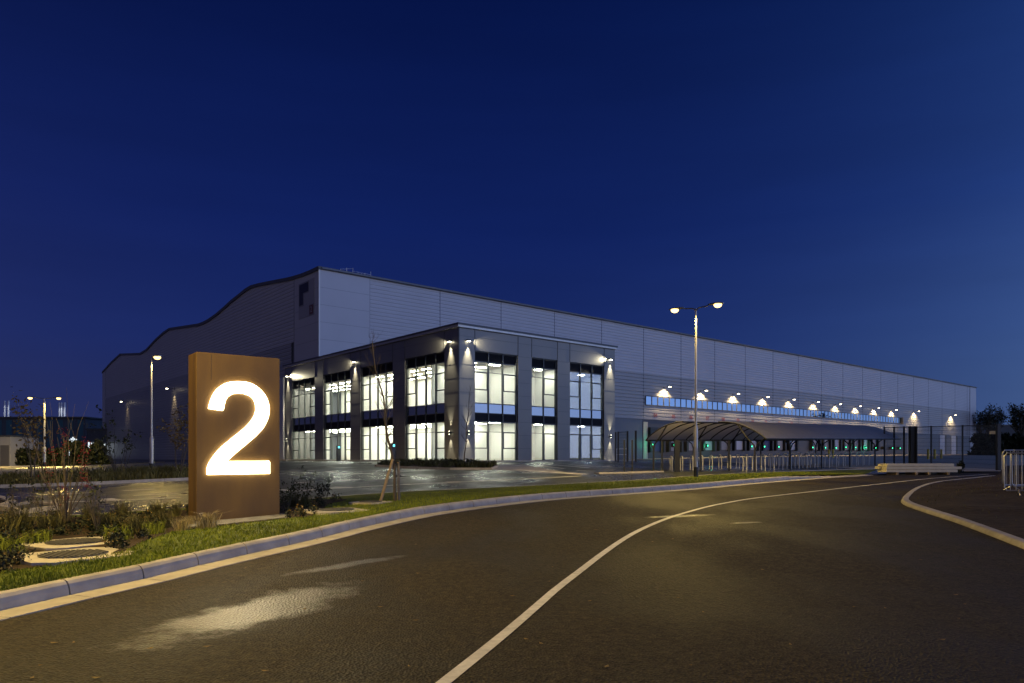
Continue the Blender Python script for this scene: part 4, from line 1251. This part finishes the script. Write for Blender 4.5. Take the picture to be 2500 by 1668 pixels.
shelter('bike_shelter', 0, 14, 0.0, 2.69, 1.69, 2.62, 'front bike shelter with pale curved roof sloping toward the road')
shelter('bike_shelter', -2.8, 15, 5.25, 2.93, 1.62, 2.50, 'rear bike shelter whose ribbed underside faces the road')
# stands
sm_ = MB()
st_pts = [(-.375, 0, -.1), (-.375, 0, .62)] + [(-.375 + .13 * (1 - math.cos(a)), 0, .62 + .13 * math.sin(a)) for a in (R(30), R(60), R(90))] + [(.375 - .13 * (1 - math.cos(a)), 0, .62 + .13 * math.sin(a)) for a in (R(90), R(60), R(30))] + [(.375, 0, .62), (.375, 0, -.1)]
sm_.tube(st_pts, .026, 7)
stand = sm_.build('bike_stand', mat('white_stand', (.60, .58, .52), .45), smooth=True)
tag(stand, 'white hoop cycle stand under the curved shelter roofs', 'bike stand', 'hoop stands under the shelters')
first = True
for row, (w, u0, n, stp) in enumerate(((4.0, -2.3, 19, .88), (1.35, .3, 17, .88))):
    for k in range(n):
        p = SLc(u0 + k * stp, w); o = stand if first else stand.copy()
        if not first: COL.objects.link(o)
        first = False
        o.location = (p.x, p.y, G(p.x, p.y)); o.rotation_euler = (0, 0, ANG + R(45))

# ------------------------------------------------------------------ fences
def mesh_panel(mb, a, b, z0a, z0b, h, n_v, n_h, r_=.004):
    a, b = Vector(a), Vector(b)
    for k in range(1, n_v):
        p = a.lerp(b, k / n_v); z = z0a + (z0b - z0a) * k / n_v
        mb.bar((p.x, p.y, z + .05), (p.x, p.y, z + h), r_ * 2, r_ * 2)
    for k in range(n_h + 1):
        z = .06 + (h - .06) * k / n_h
        mb.bar((a.x, a.y, z0a + z), (b.x, b.y, z0b + z), r_ * 2.4, r_ * 2.4)
def fence(name, pts, h, label, cat, thick=None, nv=40, nh=10, pw=.035, top=True, panels=None, pmat='black'):
    t = empty(name, (pts[0].x, pts[0].y, pts[0].z)); tag(t, label, cat)
    o = Vector(pts[0])
    for i, p in enumerate(pts):
        q = p - o; w = (thick or {}).get(i, pw)
        m = MB(); m.box(q.x - w, q.x + w, q.y - w, q.y + w, q.z - .2, q.z + h + .05); m.build('post', M[pmat], t)
    for i in range(len(pts) - 1):
        if panels is not None and i not in panels: continue
        a, b = pts[i] - o, pts[i + 1] - o
        m = MB(); mesh_panel(m, (a.x, a.y, 0), (b.x, b.y, 0), a.z, b.z, h, max(4, int((b - a).length / .06)), nh)
        if top: m.bar((a.x, a.y, a.z + h), (b.x, b.y, b.z + h), .04, .04)
        m.build('mesh_panel', M[pmat], t)
    return t
fence('mesh_fence', [at(2159, 45.0), at(2183, 45.0), at(2207, 44.6), at(2227, 44.2)], 2.4, 'dark mesh fence between the bike shelter and the thick gate post', 'fence', {3: .15})
fence('mesh_gate', [at(2238, 44), at(2273.5, 43), at(2350, 40.4), at(2437, 37.9)], 2.4, 'tall dark mesh gate across the service yard entrance', 'gate', {3: .09}, nv=50)
sg = MB(); c = at(2426, 38.15); sg.box(-.22, .22, -.01, .01, -.08, .08)
so = sg.build('warning_sign', M['plate'], None, (c.x, c.y - .05, c.z + 2.0), rz=-.9); tag(so, 'small pale rectangular plate hanging near the top of the gate', 'sign plate')
fence('mesh_fence', [at(1503, 57), at(1509, 56), at(1532, 55), at(1552, 54)], 2.3, 'tall dark fence posts with mesh beside the right end of the office', 'fence', {3: .07}, pw=.06, panels=[1])
fence('mesh_fence', [at(1524, 35.6), at(1543.5, 35.4), at(1616, 36.2), at(1652.6, 35.6), at(1710, 36.2), at(1780, 36.9)], 1.55, 'low dark fence posts in front of the left end of the rear shelter', 'fence', {3: .12}, pw=.035, panels=[2, 3, 4], nh=2)
gr_ = empty('guard_rail', at(1505, 62)); tag(gr_, 'short pale tubular guard rail by the dark wall right of the office', 'guard rail')
m = MB()
for x in (0, .95): m.tube([(x, 0, -.1), (x, 0, 1.05)], .03, 6)
for z in (.55, 1.05): m.tube([(0, 0, z), (.95, 0, z)], .03, 6)
m.build('rail', M['white'], gr_)

# yard bollards
for i, (px, D) in enumerate([(2266, 75), (2282, 77), (2298, 80), (2024, 88), (2034, 88)]):
    p = at(px, D); m = MB(); m.tube([(0, 0, -.2), (0, 0, 1.0), (0, 0, 1.06)], [.12, .12, .06], 10)
    o = m.build('bollard', M['yellow'], None, p, smooth=True)
    tag(o, 'yellow steel bollard in the service yard beyond the mesh gate' if i < 3 else 'yellow steel bollard behind the bike shelter posts', 'bollard', 'yellow yard bollards' if i < 3 else 'yellow bollards behind the shelter')

# stacked precast planks on bearers
pk_ = march(2155, 1160); ps = empty('plank_stack', at(2162, 32.6), R(2)); tag(ps, 'low stack of long pale planks on bearers before the gate', 'plank stack')
r = random.Random(5); kx = 0
for row in range(3):
    for c_i in range(2 if row < 2 else 2):
        x0 = r.uniform(-.06, .08); ln_ = [3.35, 3.5, 3.15][row] + r.uniform(-.1, .05)
        m = MB(); m.box(x0, x0 + ln_, c_i * .42, c_i * .42 + .36, .12 + row * .135, .12 + row * .135 + .125)
        m.build('plank', M['slab'], ps, bevel=.01)
for x in (.5, 1.4, 2.0, 2.9):
    m = MB(); m.box(x, x + .1, -.02, .8, -.03, .119); m.build('bearer', M['stake'], ps)
# shrub at the stack end
sh = shrub('small_shrub', at(2341, 33.4), .55, 7, 'dkgreen', 500, .06, 21, 'small dark bush at the right end of the plank stack', 'shrub', crown_from=.1, rad=.008, leafr=.12)

# crowd barriers
def barrier(loc, rz, L_, label):
    t = empty('crowd_barrier', loc, rz); tag(t, label, 'crowd barrier', 'steel crowd barriers by the soil bank')
    f = MB(); f.tube([(.05, 0, .16), (0, 0, .24), (0, 0, 1.02), (.06, 0, 1.1), (L_ - .06, 0, 1.1), (L_, 0, 1.02), (L_, 0, .24), (L_ - .05, 0, .16), (.05, 0, .16)], .019, 8)
    f.build('frame', M['galv'], t, smooth=True)
    b = MB(); n = int(L_ / .12)
    for k in range(1, n): b.tube([(L_ * k / n, 0, .16), (L_ * k / n, 0, 1.1)], .008, 6)
    b.build('bars', M['galv'], t)
    for x in (.3, L_ - .3):
        m = MB(); m.tube([(x, -.28, 0.01), (x, -.06, .12), (x, 0, .17), (x, .06, .12), (x, .28, .01)], .016, 6)
        m.build('foot', M['galv'], t)
    return t
p1 = at(2452, 17.9, GS); p1.z = GS(p1.x, p1.y) - .02
barrier(p1, R(-25), 2.2, 'nearest steel crowd barrier, cut off by the right picture edge')
p2 = at(2448, 19.2, GS); p2.z = GS(p2.x, p2.y) - .02
barrier(p2, R(10), 2.2, 'steel crowd barrier standing just behind the nearest one')
p3 = at(2470, 18.7, GS); p3.z = GS(p3.x, p3.y) - .02
barrier(p3, R(-8), 2.2, 'steel crowd barrier in the middle of the right-hand three')

# ------------------------------------------------------------------ chargers
for i, (px, D) in enumerate([(826, 62), (959.5, 52)]):
    t = empty('charging_post', at(px, D), ANG); tag(t, ['slim dark charging post before the third side window bay', 'slim charging post left of the staked tree'][i], 'charging post', 'car charging posts')
    m = MB(); m.box(-.14, .14, -.12, .12, -.1, 1.35); m.build('case', M['offdk'], t, bevel=.02)
    m = MB(); m.box(-.08, .08, -.135, -.121, 1.12, 1.26); m.build('screen', M['blueled'], t)
    m = MB(); m.tube([(.1, -.12, .9), (.16, -.2, .6), (.14, -.2, .3), (.05, -.14, .5)], .015, 5); m.build('cable', M['black'], t)

# ------------------------------------------------------------------ trees
def staked_tree(loc, height, seed, label, lean=0.0, stakes=True):
    r = random.Random(seed); t = empty('young_tree', loc); tag(t, label, 'tree')
    m = MB(); tips = []
    tp = []; p = Vector((0, 0, -.1)); n = 12
    for k in range(n + 1):
        z = -.1 + (height + .1) * k / n
        tp.append(Vector((lean * (max(z, 0) / height) ** 1.3 + .035 * math.sin(k * 1.3 + seed), .03 * math.cos(k * 1.7), z)))
    rad = [.040 * (1 - .85 * k / n) + .003 for k in range(n + 1)]
    m.tube(tp, rad, 7, caps=False)
    m.build('trunk', M['bark'], t, smooth=True)
    c = MB()
    for k in range(4, n + 1):
        for _ in range(3 if k < n else 4):
            a = r.uniform(0, 6.283)
            branchy(c, tp[k], (math.cos(a) * .75, math.sin(a) * .75, r.uniform(.4, 1)), height * r.uniform(.08, .17) * (1.15 - k / n * .5), rad[k] * .4, 2, r, tips, .45, .3, 4)
    c.build('crown', M['twig'], t)
    if stakes:
        s = MB(); s.tube([(-.42, -.12, -.15), (-.08, -.05, 1.05)], [.040, .037], 8); s.build('stake', M['stake'], t, smooth=True)
        s = MB(); s.tube([(.02, .25, -.15), (.03, .10, 1.0)], [.036, .034], 8); s.build('stake', M['stake'], t, smooth=True)
        b = MB(); b.tube([(-.1, -.06, .98), (.05, -.03, 1.0), (.06, .1, .98)], .022, 6); b.build('tree_tie', M['black'], t)
    return t
pt = march(968, 1224, GV)
staked_tree(pt, 3.95, 4, 'bare young tree held by slanting timber stakes on the verge', lean=-.62)
pt2 = at(1134, 45); staked_tree(pt2, 4.6, 9, 'thin bare sapling before the front corner of the office', lean=.35, stakes=False)
shrub('young_tree', march(78, 1186), 3.0, 2, 'autumn', 300, .09, 31, 'young tree with sparse yellow leaves at the far left of the car park island', 'tree', crown_from=.35, rad=.028, stem_mat='bark', spread=.30, depth=2, leafr=.30)
shrub('young_tree', march(432, 1168), 3.2, 3, 'autumn', 420, .085, 32, 'young tree with brown hanging leaves just left of the numeral sign', 'tree', crown_from=.42, rad=.024, stem_mat='bark', spread=.36, depth=2, leafr=.24)
shrub('shrub', march(292, 1168), 2.6, 9, 'green', 260, .09, 33, 'many stemmed green leaved shrub in the island right of the far lamp', 'shrub', crown_from=.4, rad=.016, spread=.22, depth=1, leafr=.18)
# bare red-berried shrub in the near bed
rbs = shrub('berry_shrub', march(160, 1287, GV), 2.6, 6, 'red', 0, .03, 40, 'bare branched shrub carrying clusters of dark red berries', 'shrub', rad=.014, spread=.30, depth=1)
bt = MB(); rq = random.Random(2)
# berry clusters on stems
clus = [(-.32, 0, .95), (-.28, .05, 1.35), (.33, 0, .95), (.42, -.03, .80), (.30, .02, 1.2), (-.05, .03, 1.6), (.0, -.04, .62), (.33, .03, 1.45)]
for x, y, z in clus:
    for _ in range(34):
        q = Vector((x + rq.gauss(0, .045), y + rq.gauss(0, .045), z + rq.gauss(0, .09))); s = rq.uniform(.008, .014)
        bt.lathe([(.002, -s), (s, 0), (.002, s)], q, 5)
tag(bt.build('berries', M['red'], rbs), kind='stuff')
cr = random.Random(8)
ex = MB()
for x, y, z in clus:
    ex.tube([(0, 0, -.05), (x * .35, y * .4, z * .4), (x * .9, y, z * .8), (x, y, z + .1)], [.012, .010, .007, .004], 5, caps=False)
ex.build('stem', M['twig'], rbs)
for i, (px, py, h) in enumerate([(245, 1300, 1.3), (105, 1292, 1.4), (730, 1240, .9), (790, 1228, .7), (700, 1250, .6), (30, 1290, 1.1)]):
    shrub('shrub', march(px, py, GV), h, 8, 'dkgreen' if i % 2 else 'green', (110 if i in (0, 1, 5) else 220), .042, 50 + i, ['twiggy shrub in the bed right of the berry shrub', 'twiggy shrub in the bed left of the berry shrub', 'leafy dark shrub in the bed right of the numeral sign', 'low green shrub at the right tip of the bed', 'dark shrub close against the right side of the sign', 'thin shrub at the left edge of the bed'][i], 'shrub', crown_from=.2, rad=.007, spread=.3, depth=1, leafr=.08)
# planting on the islands
pts, hts = [], []; r = random.Random(12)
for _ in range(9000):
    px, py = r.uniform(-50, 640), r.uniform(1150, 1193); p = march(px, py)
    if inside(isl2, p.x, p.y): pts.append((p.x, p.y, p.z + .07)); hts.append(r.uniform(.15, .5))
o = blades('grass', pts, hts, M['sedge'], w=.018, lean=.9, seed=6, kind='stuff'); o['label'] = 'tall olive grasses along the car park island'; o['category'] = 'grass'
for i, (px, py, s) in enumerate([(350, 1170, 1.5), (385, 1168, 1.3), (405, 1168, 1.5), (440, 1167, .9), (310, 1172, 1.2), (150, 1180, 1.2), (30, 1184, 1.3)]):
    p = march(px, py); q = copy_tree([tA, tD][i % 2]); q.location = p + Vector((0, 0, .07)); q.scale = (s,) * 3; q.rotation_euler = (0, 0, i)
    tag(q, 'yellow green grass mound on the island behind the car park lane', 'ornamental grass', 'grass mounds on the car park island')
r = random.Random(14); cs = []
xs_ = [p[0] for p in isl1]; ys_ = [p[1] for p in isl1]
while len(cs) < 160:
    x, y = r.uniform(min(xs_), max(xs_)), r.uniform(min(ys_), max(ys_))
    if inside(isl1, x, y): cs.append((Vector((x, y, G(x, y) + r.uniform(.10, .28))), r.uniform(.08, .2)))
o = leafcloud('ground_cover', cs, 5200, .07, M['dkgreen'], seed=15); tag(o, 'low leafy planting on the kerbed island before the office corner', 'ground cover', None, 'stuff')
pts = [(c[0].x + r.uniform(-.2, .2), c[0].y + r.uniform(-.2, .2), G(c[0].x, c[0].y) + .07) for c in cs for _ in range(9)]
o = blades('grass', pts, [r.uniform(.2, .5) for _ in pts], M['green'], w=.022, lean=1.1, seed=16, kind='stuff'); o['label'] = 'arching strap leaves on the island before the office'; o['category'] = 'grass'
# weeds on the soil bank
pts = []; hts = []
for _ in range(2600):
    x, y = r.uniform(9, 26), r.uniform(8, 32)
    d = np.hypot(_ir[:, 0] - x, _ir[:, 1] - y).min()
    if inside([(p.x, p.y) for p in offs(irs, .3)] + [(34, 2), (40, 34), (24, 34)], x, y): pts.append((x, y, GS(x, y) - .01)); hts.append(r.uniform(.03, .11))
o = blades('weeds', pts, hts, M['sedge'], w=.008, lean=1.0, seed=18, kind='stuff'); o['label'] = 'thin weeds scattered over the dark soil bank'; o['category'] = 'weeds'
# leaves and grit on the road
r = random.Random(22); lv = MB()
for px, py in [(505, 1582), (180, 1572), (132, 1573), (1455, 1295), (1440, 1470), (1015, 1331), (1930, 1577), (1285, 1564), (1862, 1393), (1020, 1402), (90, 1532), (600, 1388), (1213, 1236)] + [(r.uniform(20, 2450), r.uniform(1240, 1660)) for _ in range(40)]:
    p = march(px, py)
    if p.x < -4.0 or kdist(p.x, p.y) < .2 : continue
    s = r.uniform(.010, .028); a = r.uniform(0, 6.3)
    vs = [(p.x + math.cos(a + t) * s * k, p.y + math.sin(a + t) * s * k, p.z + .012 + h) for t, k, h in ((0, 1.6, .004), (1.3, .7, 0), (3.14, 1.5, .006), (4.9, .8, 0))]
    lv.add(vs, [(0, 1, 2, 3)])
o = lv.build('fallen_leaves', M['autumn']); tag(o, 'small fallen leaves scattered on the dark road', 'leaves', None, 'stuff')

# ------------------------------------------------------------------ far background
def farblock(name, px0, px1, ytop, D, dep, mt, label, cat='building'):
    x0, x1 = (px0 - CX) / F * D, (px1 - CX) / F * D
    z = CAMZ + (HY - ytop) / F * D; g = G(x0, D)
    t = empty(name, (x0, D, g)); tag(t, label, cat)
    m = MB(); m.box(0, x1 - x0, 0, dep, -.5, z - g); m.build('wall', M[mt], t)
    return t, x1 - x0, z - g
fbk, w, h = farblock('distant_building', -140, 209, 1021, 180, 40, 'fardark', 'distant dark flat roofed building at the left with bright windows')
m = MB()
for i in range(14):
    x = w * (i + .5) / 14; m.box(x - .7, x + .7, -.06, -.01, 1, h - .5)
m.build('cladding_strip', M['farteal'], fbk)
m = MB(); 
for i in range(9):
    x = w * (172 + 140 + i * 4.0) / 349 - .3; zz = [5.2, 5.6, 5.9, 5.6, 5.4, 4.8, 4.2, 3.5, 3.0][i]
    m.box(x, x + .28, -.1, -.02, 1.2, zz)
wn = m.build('lit_window', M['litwin'], fbk)
m = MB(); m.box(-1, w + .5, -.4, 40.4, h, h + .35); m.build('roof', M['trim'], fbk)
fb2, w2, h2 = farblock('distant_building', 211, 262, 1050, 150, 30, 'fardark', 'low distant annex with a row of bright white windows', 'building')
m = MB()
for i in range(7): m.box(.4 + i * .55, .7 + i * .55, -.1, -.02, 1.0, 4.0 - .05 * i)
m.build('lit_window', M['litwin'], fb2)
m = MB(); m.box(-.2, w2 + .2, -.3, 30.2, h2, h2 + .3); m.build('roof', M['trim'], fb2)
for i, px in enumerate([12, 21, 145, 150.5, 158]):
    D = 185; x = (px - CX) / F * D; zt = CAMZ + (HY - (979 if i < 2 else 983)) / F * D
    m = MB(); m.tube([(0, 0, 0), (0, 0, zt - .5)], .24 if i != 2 else .18, 8)
    o = m.build('flue_stack', M['stack'], None, (x, D, .5), smooth=True)
    tag(o, ['pale flue stack nearest the left picture edge', 'pale flue stack second from the left edge', 'thin dull flue stack under the far lamp head', 'bright flue stack right of the far lamp, left one of a close pair', 'bright flue stack rightmost above the distant building'][i], 'flue stack', 'flue stacks on the distant building')
    spot('stack_light', (x + 2, D - 6, zt + 1), (-2, 6, -4), 700, 30, .8, (.9, .95, 1))
sb_, w, h = farblock('substation_kiosk', -60, 25, 1066, 66, 4, 'clad_lo', 'pale plain kiosk wall cut by the left picture edge', 'kiosk')
m = MB(); m.box(-.1, w + .1, -.1, 4.1, h, h + .12); m.build('roof', M['trim'], sb_)
m = MB(); m.box(w - .9, w - .1, -.03, -.01, 0, 2.0); m.build('door', M['offpan'], sb_)
def hedge(px0, px1, ytop, D, label, seed, n=2600, size=.35, mt='dkgreen'):
    r = random.Random(seed); x0, x1 = (px0 - CX) / F * D, (px1 - CX) / F * D
    zt = CAMZ + (HY - ytop) / F * D; cs = []
    x = x0
    while x < x1:
        g = G(x, D); top = zt + r.uniform(-.5, .35)
        k = g + .4
        while k < top - .3: cs.append((Vector((x + r.uniform(-.3, .3), D + r.uniform(-.8, .8), k)), .7)); k += .7
        x += .7
    o = leafcloud('hedge', cs, n, size, M[mt], seed=seed); tag(o, label, 'hedge')
    return o
hedge(-40, 262, 1090, 68, 'dark hedge behind the pale service road at the left', 61, 9000, .28)
hedge(2380, 2620, 1060, 150, 'dark hedge line behind the gate at the right edge', 62, 7000, .6)
db, w, h = farblock('distant_building', 2384, 2700, 1040, 230, 40, 'fardark', 'distant dark low shed right of the warehouse with one lamp')
m = MB(); x = (2454 - 2384) / F * 228; m.box(x, x + 1.0, -.5, -.05, h * .38, h * .38 + 2.2); m.build('lit_window', M['litwin'], db)
m = MB(); m.box(-.3, w + .3, -.3, 40, h, h + .4); m.build('roof', M['trim'], db)
def bigtree(px, D, ytop, seed, label):
    p = at(px, D); zt = CAMZ + (HY - ytop) / F * D - p.z
    r = random.Random(seed); t = empty('bare_tree', p); tag(t, label, 'tree', 'bare trees beyond the yard')
    m = MB(); m.tube([(0, 0, -.3), (.2, 0, zt * .25), (0, 0, zt * .45)], [.45, .32, .24], 8); m.build('trunk', M['bark'], t, smooth=True)
    c = MB(); tips = []
    for k in range(9):
        a = r.uniform(0, 6.283); branchy(c, (.05, 0, zt * r.uniform(.25, .45)), (math.cos(a) * .7, math.sin(a) * .7, r.uniform(.6, 1.3)), zt * .42, .14, 3, r, tips, .45, .3, 4)
    c.build('crown', M['twig'], t)
    leafcloud('foliage', [(q, zt * .06) for q in tips], 1400, .35, M['dkgreen'], t, seed)
bigtree(2402, 195, 1003, 71, 'dark bushy tree just right of the warehouse end')
bigtree(2425, 200, 1008, 73, 'second dark tree right of the warehouse, near the gate plate')
bigtree(2490, 150, 1000, 72, 'dark tree at the right picture edge')
